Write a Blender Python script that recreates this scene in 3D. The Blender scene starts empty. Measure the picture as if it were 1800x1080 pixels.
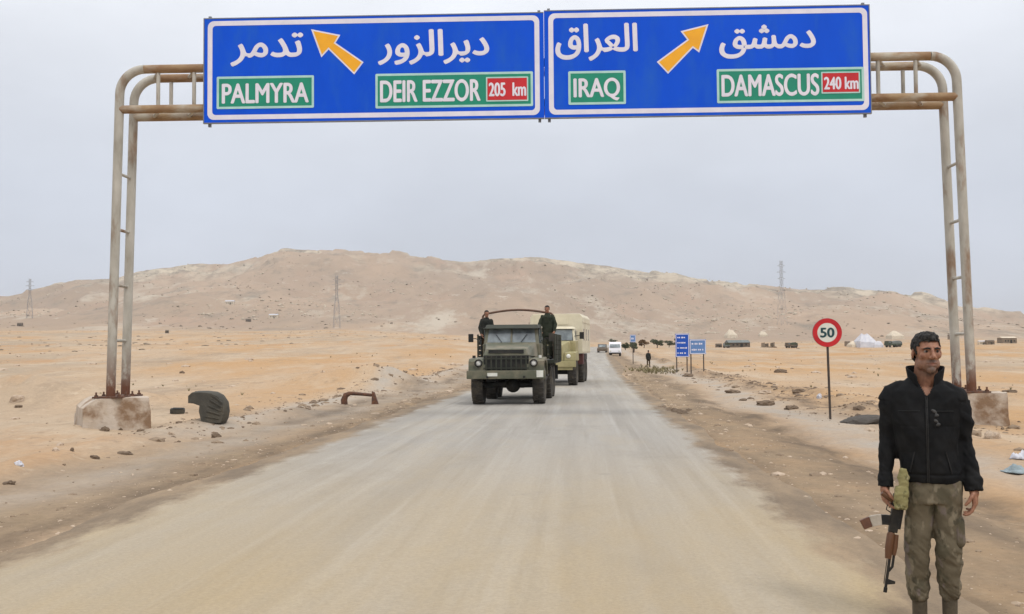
import bpy, bmesh, math, random
import numpy as np
from mathutils import Vector, Matrix, Euler

random.seed(7)
RNG = np.random.RandomState(11)
S = bpy.context.scene
C = S.collection
PI = math.pi
R = math.radians

# ------------------------------------------------------------------ camera, sky, sun, exposure
CAM_H = 1.72
F = 1800.0                                    # focal length in photograph pixels
PITCH, ROLL = 2.29, -0.44
cam_d = bpy.data.cameras.new('camera')
cam = bpy.data.objects.new('camera', cam_d)
C.objects.link(cam)
cam_d.sensor_width = 36.0
cam_d.lens = 36.0 * F / 1800.0
cam_d.clip_start = 0.1
cam_d.clip_end = 20000
cam.matrix_world = Matrix.Translation((0, 0, CAM_H)) @ Matrix.Rotation(R(90 + PITCH), 4, 'X') @ Matrix.Rotation(R(ROLL), 4, 'Z')
S.camera = cam
CAM_ROT = cam.matrix_world.to_3x3()

SUN_EL, SUN_AZ = 52.0, 150.0                  # behind the camera, a little to the right
W = bpy.data.worlds.new('World')
S.world = W
W.use_nodes = True
nt = W.node_tree
for n in list(nt.nodes): nt.nodes.remove(n)
def wn(t, **k):
    n = nt.nodes.new(t)
    for a, b in k.items(): setattr(n, a, b)
    return n
wout = wn('ShaderNodeOutputWorld'); wbg = wn('ShaderNodeBackground')
sky = wn('ShaderNodeTexSky'); sky.sky_type = 'NISHITA'; sky.sun_disc = False
sky.sun_elevation = R(SUN_EL); sky.sun_rotation = R(SUN_AZ); sky.air_density = 1.0; sky.dust_density = 3.0
tc = wn('ShaderNodeTexCoord'); sep = wn('ShaderNodeSeparateXYZ')
nt.links.new(tc.outputs['Generated'], sep.inputs[0])
cr = wn('ShaderNodeValToRGB')                 # overcast: brighter towards the zenith
cr.color_ramp.elements[0].position = 0.0; cr.color_ramp.elements[0].color = (0.60, 0.645, 0.745, 1)
cr.color_ramp.elements[1].position = 1.0; cr.color_ramp.elements[1].color = (1.0, 1.0, 1.0, 1)
for p_, c_ in ((0.14, (0.69, 0.735, 0.83)), (0.30, (0.84, 0.87, 0.93)), (0.55, (0.95, 0.96, 0.98))):
    e = cr.color_ramp.elements.new(p_); e.color = (*c_, 1)
nt.links.new(sep.outputs['Z'], cr.inputs[0])
gain = wn('ShaderNodeMapRange'); gain.inputs['From Min'].default_value = 0.2; gain.inputs['From Max'].default_value = 1.0
gain.inputs['To Min'].default_value = 10.0; gain.inputs['To Max'].default_value = 17.0
nt.links.new(sep.outputs['Z'], gain.inputs['Value'])
mp = wn('ShaderNodeMapping'); mp.inputs['Scale'].default_value = (1.0, 1.0, 2.2)
nt.links.new(tc.outputs['Generated'], mp.inputs['Vector'])
nz = wn('ShaderNodeTexNoise'); nz.inputs['Scale'].default_value = 2.6; nz.inputs['Detail'].default_value = 6; nz.inputs['Roughness'].default_value = 0.55
nt.links.new(mp.outputs[0], nz.inputs['Vector'])
nr = wn('ShaderNodeMapRange'); nr.inputs['From Min'].default_value = 0.3; nr.inputs['From Max'].default_value = 0.7
nr.inputs['To Min'].default_value = 0.91; nr.inputs['To Max'].default_value = 1.09
nt.links.new(nz.outputs['Fac'], nr.inputs['Value'])
mul = wn('ShaderNodeMath', operation='MULTIPLY')
nt.links.new(gain.outputs[0], mul.inputs[0]); nt.links.new(nr.outputs[0], mul.inputs[1])
vm = wn('ShaderNodeVectorMath', operation='SCALE')
nt.links.new(cr.outputs['Color'], vm.inputs[0]); nt.links.new(mul.outputs[0], vm.inputs['Scale'])
mx = wn('ShaderNodeMix', data_type='RGBA'); mx.inputs['Factor'].default_value = 0.94
nt.links.new(sky.outputs[0], mx.inputs['A']); nt.links.new(vm.outputs[0], mx.inputs['B'])
nt.links.new(mx.outputs['Result'], wbg.inputs['Color'])
wbg.inputs['Strength'].default_value = 0.1
nt.links.new(wbg.outputs[0], wout.inputs[0])

sd = bpy.data.lights.new('sun', 'SUN'); so = bpy.data.objects.new('sun', sd); C.objects.link(so)
sd.energy = 1.3; sd.angle = R(12); sd.color = (1.0, 0.95, 0.88)
_az = R(SUN_AZ)
sdir = Vector((math.sin(_az) * math.cos(R(SUN_EL)), math.cos(_az) * math.cos(R(SUN_EL)), math.sin(R(SUN_EL))))
so.rotation_euler = (-sdir).to_track_quat('-Z', 'Y').to_euler()
S.view_settings.view_transform = 'Standard'; S.view_settings.look = 'None'
S.view_settings.exposure = 0.0; S.view_settings.gamma = 1.0; S.view_settings.use_curve_mapping = False

# ------------------------------------------------------------------ numpy noise
_P = RNG.permutation(4096)
_V = RNG.rand(4096)
def _h(ix, iy, iz):
    return _V[(_P[(_P[(_P[ix & 4095] + iy) & 4095] + iz) & 4095])]
def vnoise(x, y, z=0.0):
    x = np.asarray(x, float); y = np.asarray(y, float); z = np.asarray(z, float) + 0 * x
    ix, iy, iz = np.floor(x).astype(int), np.floor(y).astype(int), np.floor(z).astype(int)
    fx, fy, fz = x - ix, y - iy, z - iz
    fx, fy, fz = fx*fx*(3-2*fx), fy*fy*(3-2*fy), fz*fz*(3-2*fz)
    def L(a, b, t): return a + (b - a) * t
    r = []
    for k in (0, 1):
        a = L(_h(ix, iy, iz + k), _h(ix + 1, iy, iz + k), fx)
        b = L(_h(ix, iy + 1, iz + k), _h(ix + 1, iy + 1, iz + k), fx)
        r.append(L(a, b, fy))
    return L(r[0], r[1], fz) * 2 - 1
def fbm(x, y, z=0.0, o=4, g=0.5):
    s, a = 0.0, 1.0
    for k in range(o):
        s = s + a * vnoise(np.asarray(x) * 2**k + 17.3 * k, np.asarray(y) * 2**k - 9.1 * k, np.asarray(z) * 2**k + 3.7 * k); a *= g
    return s
def sstep(a, b, x):
    t = np.clip((np.asarray(x, float) - a) / (b - a), 0, 1); return t * t * (3 - 2 * t)

# ------------------------------------------------------------------ terrain shape
ROAD_L, ROAD_R = -4.9, 2.35
def road_x(y):                                 # the road's own reference line (straight, then a gentle bend to the right)
    y = np.clip(np.asarray(y, float), -200, 420)
    return 0.065 * y + 8.4e-5 * np.maximum(y, 0)**2
RIDGE = [(-1400, 575), (-600, 560), (-200, 545), (0, 525), (60, 511), (130, 491), (200, 488), (240, 476), (330, 463), (400, 462), (450, 452), (500, 437), (580, 438),
         (630, 443), (700, 446), (760, 453), (820, 460), (870, 453), (940, 450), (1000, 457), (1060, 465), (1120, 475), (1200, 486),
         (1280, 497), (1400, 508), (1480, 508), (1560, 515), (1620, 525), (1680, 540), (1740, 551), (1800, 561), (2000, 580), (2400, 596), (3200, 602)]
_RX = np.array([a for a, b in RIDGE], float); _RY = np.array([b for a, b in RIDGE], float)
R0, RC = 760.0, 1900.0
def lateral(x, y): return x - road_x(y)
def terrain(x, y):
    x = np.asarray(x, float); y = np.asarray(y, float)
    r = np.hypot(x, y) + 1e-6
    az = np.arctan2(x, y)
    taz = np.tan(np.clip(az, -1.2, 1.2))
    p = 900 + F * taz
    hor = 612 - (p - 900) * 0.0077
    front = 1 - sstep(0.8, 1.5, np.abs(az))
    # plain
    E = 0.0185 + (0.0035 - 0.0185) * sstep(560, 1150, p)
    zp = (E * R0 + CAM_H) * np.clip((r - 48) / (R0 - 48), 0, 1) * front
    zp = zp + 0.5 * sstep(90, 260, r) * fbm(x / 60.0, y / 60.0, 0, 3) * front
    # hill
    ry = np.interp(p, _RX, _RY) + 1.0 * fbm(p / 34.0, 0 * p + 5, 0, 3) + 1.0 * np.abs(fbm(p / 9.0, 0 * p + 8, 0, 3))
    zc = CAM_H + (hor - ry) / F * RC * np.cos(np.clip(az, -1.2, 1.2))
    t = (r - R0) / (RC - R0)
    tt = np.clip(t, 0, 1)
    g = 0.45 * tt + 0.55 * tt**1.7
    gul = fbm(x / 170.0, y / 330.0, 3, 5, 0.55)
    zh = (zc - zp) * g + (36 * gul + 13 * fbm(x / 48.0, y / 120.0, 23, 4)) * tt * (1 - tt)**0.6 * 1.5
    cr_ = sstep(0.62, 0.9, t) * (1 - sstep(1.0, 1.08, t)); zh = zh + 5.5 * cr_ * sstep(0.05, 0.3, fbm(x / 34.0, y / 60.0, 41, 4)) - 3.0 * cr_
    zh = np.where(t > 1, (zc - zp) * np.clip(1 - (t - 1) * 0.9, 0.0, 1), zh) * front
    z = zp + np.where(t > 0, zh, 0)
    z = z + 0.35 * sstep(55, 120, r) * (1 - sstep(500, 760, r)) * fbm(x / 16.0, y / 26.0, 13, 4) * front * sstep(6, 30, np.abs(lateral(x, y)))
    # near relief beside the road
    l = lateral(x, y)
    out = np.maximum(ROAD_L - l, l - ROAD_R)                       # >0 outside the road
    jag = 0.16 * fbm(x / 1.1, y / 2.4, 1, 4, 0.6)
    near = 1 - sstep(120, 300, r)
    edge = sstep(-0.35, 0.35, out + jag)
    rough = (0.05 * fbm(x / 1.7, y / 1.7, 2, 5) + 0.025 * fbm(x / 0.28, y / 0.28, 4, 3) * (1 - sstep(18, 45, r))) * sstep(0.0, 2.5, out)
    z = z + near * (-0.06 + 0.075 * edge + rough)
    z = z - (1 - near) * 0.06 * (1 - sstep(0.0, 2.0, out)) * (1 - sstep(380, 430, r))
    # left: a low bank beyond the shoulder; right: a rut and a rubble berm
    lb = np.exp(-((l + 8.6 + 0.7 * fbm(y / 7.0, 0 * y, 8, 2)) / 0.55)**2)
    z = z + near * 0.24 * lb * (0.55 + 0.45 * vnoise(x / 2.0, y / 3.0))
    ledge = sstep(-9.1, -10.3, l + 0.7 * fbm(y / 6.0, 0 * y, 12, 3))
    z = z + near * 0.10 * ledge
    rut = np.exp(-((l - 4.1 + 0.3 * vnoise(y / 6.0, 0 * y)) / 0.35)**2)
    z = z - near * 0.07 * rut
    rb = np.exp(-((l - 7.3 + 0.8 * fbm(y / 6.0, 0 * y, 5, 3)) / 0.6)**2)
    z = z + near * 0.34 * rb * (0.5 + 0.5 * vnoise(x / 1.2, y / 2.0, 7)) * sstep(16, 24, y)
    # mounds of orange earth
    for (mx_, my_, mr, mh) in ((-14.6, 31.0, 3.6, 0.85), (-18.5, 29.0, 3.0, 0.4), (-6.6, 46.0, 2.6, 0.9), (-9.5, 47.0, 1.8, 0.3), (15.5, 36.0, 5.0, 0.22), (13.6, 17.6, 0.9, 0.16)):
        z = z + mh * np.exp(-(((x - mx_) / mr)**2 + ((y - my_) / (mr * 0.7))**2)) * (1 + 0.25 * fbm(x / 0.9, y / 0.9, 6, 3))
    return z
def tz(x, y): return float(terrain(np.array([x]), np.array([y]))[0])

def ray(px, py):
    v = CAM_ROT @ Vector(((px - 900) / F, (540 - py) / F, -1.0)); return v.normalized()
ORG = Vector((0, 0, CAM_H))
def ground(px, py):                            # where a sight line meets the ground
    d = ray(px, py)
    t = np.geomspace(2.0, 4000.0, 900)
    X, Y, Z = d.x * t, d.y * t, CAM_H + d.z * t
    below = np.nonzero(Z < terrain(X, Y))[0]
    k = below[0] if len(below) else len(t) - 1
    a, b = t[max(k - 1, 0)], t[k]
    for _ in range(2):
        t = np.linspace(a, b, 60); k = np.nonzero(CAM_H + d.z * t < terrain(d.x * t, d.y * t))[0]
        k = k[0] if len(k) else 59
        a, b = t[max(k - 1, 0)], t[k]
    b = float(b)
    return Vector((d.x * b, d.y * b, tz(d.x * b, d.y * b)))
def at_depth(px, py, Y):
    d = ray(px, py); return ORG + d * (Y / d.y)

# ------------------------------------------------------------------ helpers: meshes, objects, tags
def tag(o, label=None, cat=None, group=None, kind=None):
    if label: o['label'] = label
    if cat: o['category'] = cat
    if group: o['group'] = group
    if kind: o['kind'] = kind
    return o
def empty(name, label, cat, loc=(0, 0, 0), rz=0.0, group=None):
    o = bpy.data.objects.new(name, None); C.objects.link(o)
    o.empty_display_size = 0.2; o.location = loc; o.rotation_euler = (0, 0, rz)
    return tag(o, label, cat, group)
def link(name, me, m, parent=None):
    o = bpy.data.objects.new(name, me); C.objects.link(o)
    ms = m if isinstance(m, (list, tuple)) else [m]
    for q in ms:
        me.materials.append(q)
    if parent: o.parent = parent
    return o
def copy_tree(o, parent=None):
    c = o.copy(); C.objects.link(c)
    if parent: c.parent = parent
    for ch in list(o.children): copy_tree(ch, c)
    return c

class MB:
    def __init__(s): s.v = []; s.f = []; s.m = []; s.sm = []; s.mi = 0; s.X = Matrix.Identity(4)
    def add(s, vs, fs, smooth=False):
        b = len(s.v); s.v += [tuple(s.X @ Vector(q)) for q in vs]
        s.f += [tuple(b + i for i in f) for f in fs]; s.m += [s.mi] * len(fs); s.sm += [smooth] * len(fs); return s
    def box(s, c, d, rot=None):
        x, y, z = d[0] / 2, d[1] / 2, d[2] / 2
        vs = [Vector(q) for q in ((-x, -y, -z), (x, -y, -z), (x, y, -z), (-x, y, -z), (-x, -y, z), (x, -y, z), (x, y, z), (-x, y, z))]
        if rot: E_ = Euler(rot).to_matrix(); vs = [E_ @ q for q in vs]
        return s.add([q + Vector(c) for q in vs], [(0, 3, 2, 1), (4, 5, 6, 7), (0, 1, 5, 4), (1, 2, 6, 5), (2, 3, 7, 6), (3, 0, 4, 7)])
    def hexa(s, q):                            # eight corners: bottom ring 0-3 (counter-clockwise), top ring 4-7
        return s.add(q, [(0, 3, 2, 1), (4, 5, 6, 7), (0, 1, 5, 4), (1, 2, 6, 5), (2, 3, 7, 6), (3, 0, 4, 7)])
    def prism(s, poly, a, b, axis='x'):        # polygon of (u, v) extruded along an axis
        n = len(poly)
        def P(u, v, w): return {'x': (w, u, v), 'y': (u, w, v), 'z': (u, v, w)}[axis]
        vs = [P(u, v, a) for u, v in poly] + [P(u, v, b) for u, v in poly]
        fs = [tuple(range(n))[::-1], tuple(range(n, 2 * n))] + [(i, (i + 1) % n, n + (i + 1) % n, n + i) for i in range(n)]
        return s.add(vs, fs)
    def tube(s, pts, r, n=10, cap=True, closed=False):
        pts = [Vector(q) for q in pts]; N = len(pts)
        rs = r if isinstance(r, (list, tuple)) else [r] * N
        rings = []; up = None
        for i, q in enumerate(pts):
            t = (pts[min(i + 1, N - 1)] - pts[max(i - 1, 0)])
            if t.length < 1e-9: t = Vector((0, 0, 1))
            t.normalize()
            if up is None:
                up = Vector((0, 0, 1)) if abs(t.z) < 0.9 else Vector((1, 0, 0))
            u = (up - t * up.dot(t)).normalized(); up = u; w = t.cross(u)
            rings.append([q + (u * math.cos(2 * PI * k / n) + w * math.sin(2 * PI * k / n)) * rs[i] for k in range(n)])
        vs = [q for g in rings for q in g]; fs = []
        for i in range(N - 1):
            for k in range(n):
                k2 = (k + 1) % n; fs.append((i * n + k, i * n + k2, (i + 1) * n + k2, (i + 1) * n + k))
        s.add(vs, fs, True)
        if cap: s.add(rings[0], [tuple(range(n))[::-1]]); s.add(rings[-1], [tuple(range(n))])
        return s
    def lathe(s, prof, n=24, axis='z', c=(0, 0, 0), smooth=True):
        vs = []; fs = []; m = len(prof)
        for k in range(n):
            a = 2 * PI * k / n
            for (rr, h) in prof:
                q = {'z': (rr * math.cos(a), rr * math.sin(a), h), 'x': (h, rr * math.cos(a), rr * math.sin(a)), 'y': (rr * math.cos(a), h, rr * math.sin(a))}[axis]
                vs.append(Vector(q) + Vector(c))
        for k in range(n):
            k2 = (k + 1) % n
            for j in range(m - 1): fs.append((k * m + j, k2 * m + j, k2 * m + j + 1, k * m + j + 1))
        return s.add(vs, fs, smooth)
    def build(s, name, m, parent=None, bevel=0.0, loc=None):
        me = bpy.data.meshes.new(name); me.from_pydata(s.v, [], s.f); me.update()
        me.polygons.foreach_set('material_index', s.m); me.polygons.foreach_set('use_smooth', s.sm)
        bm = bmesh.new(); bm.from_mesh(me); bmesh.ops.recalc_face_normals(bm, faces=bm.faces)
        if bevel > 0:
            bmesh.ops.remove_doubles(bm, verts=bm.verts, dist=1e-5)
            es = [e for e in bm.edges if len(e.link_faces) == 2 and e.calc_face_angle(0) > 0.5]
            try: bmesh.ops.bevel(bm, geom=es, offset=bevel, segments=2, affect='EDGES', profile=0.6, clamp_overlap=True)
            except Exception: pass
        bm.to_mesh(me); bm.free()
        o = link(name, me, m, parent)
        if loc: o.location = loc
        return o

def node_tools(m):
    t = m.node_tree
    def N(ty, **k):
        n = t.nodes.new(ty)
        for a, b in k.items(): setattr(n, a, b)
        return n
    def Lk(a, b): t.links.new(a, b)
    pos = N('ShaderNodeNewGeometry').outputs['Position']
    def noise(scale, det=5, rough=0.6, st=(1, 1, 1), src=None):
        mp = N('ShaderNodeMapping'); mp.inputs['Scale'].default_value = st; Lk(src or pos, mp.inputs['Vector'])
        n = N('ShaderNodeTexNoise'); n.inputs['Scale'].default_value = scale; n.inputs['Detail'].default_value = det; n.inputs['Roughness'].default_value = rough
        Lk(mp.outputs[0], n.inputs['Vector']); return n.outputs['Fac']
    def rng(src, a, b, c=0.0, d=1.0):
        r = N('ShaderNodeMapRange'); r.inputs['From Min'].default_value = a; r.inputs['From Max'].default_value = b
        r.inputs['To Min'].default_value = c; r.inputs['To Max'].default_value = d; Lk(src, r.inputs['Value']); return r.outputs[0]
    def val(x, sock):
        if isinstance(x, tuple): sock.default_value = (*x, 1)
        elif isinstance(x, (int, float)): sock.default_value = x
        else: Lk(x, sock)
    def mix(a, b, f, mode='MIX'):
        q = N('ShaderNodeMix', data_type='RGBA', blend_type=mode); val(a, q.inputs['A']); val(b, q.inputs['B']); val(f, q.inputs['Factor']); return q.outputs['Result']
    def math_(op, a, b):
        q = N('ShaderNodeMath', operation=op); val(a, q.inputs[0]); val(b, q.inputs[1]); return q.outputs[0]
    def attr(n): q = N('ShaderNodeAttribute', attribute_name=n); return q.outputs['Fac']
    return t, N, Lk, pos, noise, rng, mix, math_, attr

# ------------------------------------------------------------------ materials
def mat(name, c1, c2=None, scale=6.0, rough=0.7, metal=0.0, bump=0.0, bscale=None, c3=None, thr=(0.4, 0.62), spec=0.4, det=5.0, stretch=(1, 1, 1), c3scale=None, emit=None):
    m = bpy.data.materials.new(name); m.use_nodes = True; t = m.node_tree
    b = t.nodes['Principled BSDF']
    b.inputs['Roughness'].default_value = rough; b.inputs['Metallic'].default_value = metal
    b.inputs['Specular IOR Level'].default_value = spec
    co = t.nodes.new('ShaderNodeTexCoord'); mp = t.nodes.new('ShaderNodeMapping'); mp.inputs['Scale'].default_value = stretch
    t.links.new(co.outputs['Object'], mp.inputs['Vector'])
    def noise(sc, d=det):
        n = t.nodes.new('ShaderNodeTexNoise'); n.inputs['Scale'].default_value = sc; n.inputs['Detail'].default_value = d; n.inputs['Roughness'].default_value = 0.6
        t.links.new(mp.outputs[0], n.inputs['Vector']); return n
    if c2 is None: c2 = tuple(q * 0.82 for q in c1)
    n1 = noise(scale); r1 = t.nodes.new('ShaderNodeValToRGB')
    r1.color_ramp.elements[0].position = 0.36; r1.color_ramp.elements[1].position = 0.64
    r1.color_ramp.elements[0].color = (*c1, 1); r1.color_ramp.elements[1].color = (*c2, 1)
    t.links.new(n1.outputs['Fac'], r1.inputs[0]); col = r1.outputs[0]
    if c3:
        n3 = noise(c3scale or scale * 0.45, 7); r3 = t.nodes.new('ShaderNodeMapRange')
        r3.inputs['From Min'].default_value = thr[0]; r3.inputs['From Max'].default_value = thr[1]
        t.links.new(n3.outputs['Fac'], r3.inputs['Value'])
        mm = t.nodes.new('ShaderNodeMix'); mm.data_type = 'RGBA'; mm.inputs['B'].default_value = (*c3, 1)
        t.links.new(r3.outputs[0], mm.inputs['Factor']); t.links.new(col, mm.inputs['A']); col = mm.outputs['Result']
    t.links.new(col, b.inputs['Base Color'])
    if bump:
        nb = noise(bscale or scale * 5); bp = t.nodes.new('ShaderNodeBump'); bp.inputs['Strength'].default_value = bump; bp.inputs['Distance'].default_value = 0.02
        t.links.new(nb.outputs['Fac'], bp.inputs['Height']); t.links.new(bp.outputs[0], b.inputs['Normal'])
    return m
DUST = (0.36, 0.29, 0.20)
M = {}
M['sign_blue'] = mat('sign blue sheeting', (0.001, 0.072, 0.60), (0.002, 0.082, 0.66), 1.2, 0.5, c3=(0.012, 0.105, 0.56), thr=(0.48, 0.78), spec=0.15, c3scale=2.2, stretch=(1, 1, 0.35))
M['sign_white'] = mat('sign white sheeting', (0.74, 0.72, 0.80), (0.66, 0.65, 0.74), 3, 0.45)
M['sign_green'] = mat('sign green sheeting', (0.004, 0.25, 0.15), (0.006, 0.22, 0.14), 4, 0.45)
M['sign_mint'] = mat('sign pale green rim', (0.42, 0.66, 0.60), (0.36, 0.58, 0.55), 4, 0.45)
M['sign_red'] = mat('sign red sheeting', (0.55, 0.015, 0.022), (0.45, 0.012, 0.02), 4, 0.45)
M['sign_yellow'] = mat('sign amber sheeting', (0.84, 0.40, 0.012), (0.78, 0.36, 0.015), 4, 0.45)
M['sign_back'] = mat('sign bare aluminium', (0.22, 0.23, 0.25), (0.17, 0.18, 0.2), 5, 0.5, metal=0.4)
M['pipe'] = mat('weathered galvanised pipe', (0.46, 0.44, 0.39), (0.32, 0.30, 0.255), 2.2, 0.62, 0.05, 0.12, 40, c3=(0.22, 0.13, 0.075), thr=(0.55, 0.68), c3scale=1.1, stretch=(1.6, 1.6, 0.55))
M['pipe_rusty'] = mat('rusted pipe', (0.31, 0.21, 0.115), (0.22, 0.125, 0.065), 2.5, 0.75, 0.05, 0.15, 40, c3=(0.42, 0.38, 0.31), thr=(0.46, 0.64), c3scale=1.6, stretch=(0.7, 1.5, 1.5))
M['rust'] = mat('dark rust', (0.14, 0.06, 0.03), (0.07, 0.04, 0.03), 9, 0.85, bump=0.3)
def rust_foot(m, z0, z1):
    t, N, Lk, pos, noise, rng, mix, math_, attr = node_tools(m); b = t.nodes['Principled BSDF']
    src = b.inputs['Base Color'].links[0].from_socket; co = N('ShaderNodeTexCoord').outputs['Object']
    sp = N('ShaderNodeSeparateXYZ'); Lk(co, sp.inputs[0])
    f = math_('MULTIPLY', rng(sp.outputs['Z'], z0, z1, 1.0, 0.0), rng(noise(2.2, 6, 0.7, (2, 2, 1), co), 0.38, 0.52))
    Lk(mix(src, (0.13, 0.05, 0.025), f), b.inputs['Base Color'])
M['pole'] = mat('dark steel pole', (0.075, 0.06, 0.05), (0.05, 0.04, 0.035), 4, 0.6, 0.2, c3=(0.16, 0.09, 0.05), thr=(0.55, 0.7))
rust_foot(M['pipe'], 0.9, 1.9)
M['concrete'] = mat('whitewashed concrete', (0.52, 0.45, 0.38), (0.42, 0.34, 0.26), 2.2, 0.92, bump=0.5, bscale=18, c3=(0.22, 0.14, 0.085), thr=(0.48, 0.62), c3scale=1.8)
M['olive'] = mat('olive drab truck paint', (0.112, 0.116, 0.078), (0.088, 0.092, 0.060), 3, 0.5, c3=(0.22, 0.185, 0.125), thr=(0.44, 0.70), c3scale=1.9, spec=0.45)
M['olive_dark'] = mat('dark green bed paint', (0.034, 0.038, 0.026), (0.024, 0.027, 0.019), 3, 0.6, c3=(0.07, 0.06, 0.04), thr=(0.5, 0.8))
M['tan'] = mat('cream truck paint', (0.64, 0.59, 0.45), (0.56, 0.51, 0.38), 2, 0.55, c3=(0.48, 0.40, 0.27), thr=(0.5, 0.8))
M['tan_hood'] = mat('yellow green truck paint', (0.34, 0.30, 0.15), (0.27, 0.24, 0.12), 3, 0.55, c3=(0.42, 0.36, 0.20), thr=(0.46, 0.75))
M['chassis'] = mat('dark chassis', (0.02, 0.02, 0.018), (0.012, 0.012, 0.012), 5, 0.7, c3=(0.06, 0.05, 0.035), thr=(0.5, 0.75))
M['black'] = mat('matt black', (0.012, 0.012, 0.012), (0.02, 0.018, 0.016), 5, 0.7)
M['rubber'] = mat('dusty tyre rubber', (0.035, 0.033, 0.030), (0.06, 0.052, 0.042), 6, 0.85, bump=0.2, c3=(0.12, 0.10, 0.07), thr=(0.5, 0.72))
M['rubber_dark'] = mat('old black rubber', (0.045, 0.042, 0.034), (0.065, 0.06, 0.048), 5, 0.75, bump=0.25, c3=(0.09, 0.075, 0.05), thr=(0.52, 0.75))
M['lamp'] = mat('lamp glass', (0.75, 0.74, 0.68), (0.62, 0.62, 0.58), 12, 0.15)
M['plate'] = mat('white plate paint', (0.72, 0.72, 0.64), (0.6, 0.6, 0.54), 6, 0.5)
M['wood'] = mat('brown weathered wood', (0.14, 0.075, 0.05), (0.10, 0.055, 0.036), 4, 0.75)
M['red_brown'] = mat('dark red brown paint', (0.10, 0.03, 0.025), (0.06, 0.022, 0.02), 4, 0.7)
M['canvas_white'] = mat('white tent canvas', (0.60, 0.60, 0.63), (0.46, 0.47, 0.53), 1, 0.8)
M['canvas_cream'] = mat('cream tent canvas', (0.62, 0.54, 0.42), (0.52, 0.45, 0.35), 1, 0.85)
M['canvas_green'] = mat('dark green tarpaulin', (0.06, 0.075, 0.05), (0.045, 0.058, 0.038), 1, 0.85)
M['roof_dark'] = mat('grey sheet roof', (0.16, 0.18, 0.175), (0.11, 0.125, 0.12), 1, 0.7)
M['stone_wall'] = mat('mud block wall', (0.24, 0.19, 0.14), (0.18, 0.14, 0.105), 1, 0.9)
M['dark_wall'] = mat('dark brown wall', (0.15, 0.115, 0.085), (0.10, 0.08, 0.06), 1, 0.9)
M['white_van'] = mat('white van paint', (0.74, 0.73, 0.75), (0.66, 0.65, 0.68), 1, 0.4)
M['pylon'] = mat('grey lattice steel', (0.30, 0.28, 0.27), (0.26, 0.25, 0.25), 0.5, 0.6)
M['stone'] = mat('pale limestone', (0.48, 0.38, 0.29), (0.38, 0.29, 0.21), 6, 0.95, bump=0.5)
M['clod'] = mat('dark earth clod', (0.19, 0.135, 0.09), (0.125, 0.088, 0.06), 8, 0.95, bump=0.5)
M['leaf'] = mat('dull green leaves', (0.055, 0.072, 0.034), (0.08, 0.09, 0.045), 1.5, 0.7)
M['bark'] = mat('brown bark', (0.09, 0.06, 0.04), (0.06, 0.04, 0.03), 8, 0.9)
M['weed'] = mat('dry weed', (0.27, 0.225, 0.12), (0.19, 0.17, 0.09), 3, 0.85)

def glass(name, tint=(0.10, 0.12, 0.13)):
    m = bpy.data.materials.new(name); m.use_nodes = True; t = m.node_tree; b = t.nodes['Principled BSDF']
    n = t.nodes.new('ShaderNodeTexNoise'); n.inputs['Scale'].default_value = 2.3; n.inputs['Detail'].default_value = 4
    co = t.nodes.new('ShaderNodeTexCoord'); t.links.new(co.outputs['Object'], n.inputs['Vector'])
    r = t.nodes.new('ShaderNodeValToRGB'); r.color_ramp.elements[0].position = 0.4; r.color_ramp.elements[1].position = 0.72
    r.color_ramp.elements[0].color = (*tint, 1); r.color_ramp.elements[1].color = (tint[0] * 2.6, tint[1] * 2.5, tint[2] * 2.4, 1)
    t.links.new(n.outputs['Fac'], r.inputs[0]); t.links.new(r.outputs[0], b.inputs['Base Color'])
    b.inputs['Roughness'].default_value = 0.08; b.inputs['Specular IOR Level'].default_value = 0.8
    return m
M['glass'] = glass('dusty windscreen glass')

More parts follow.
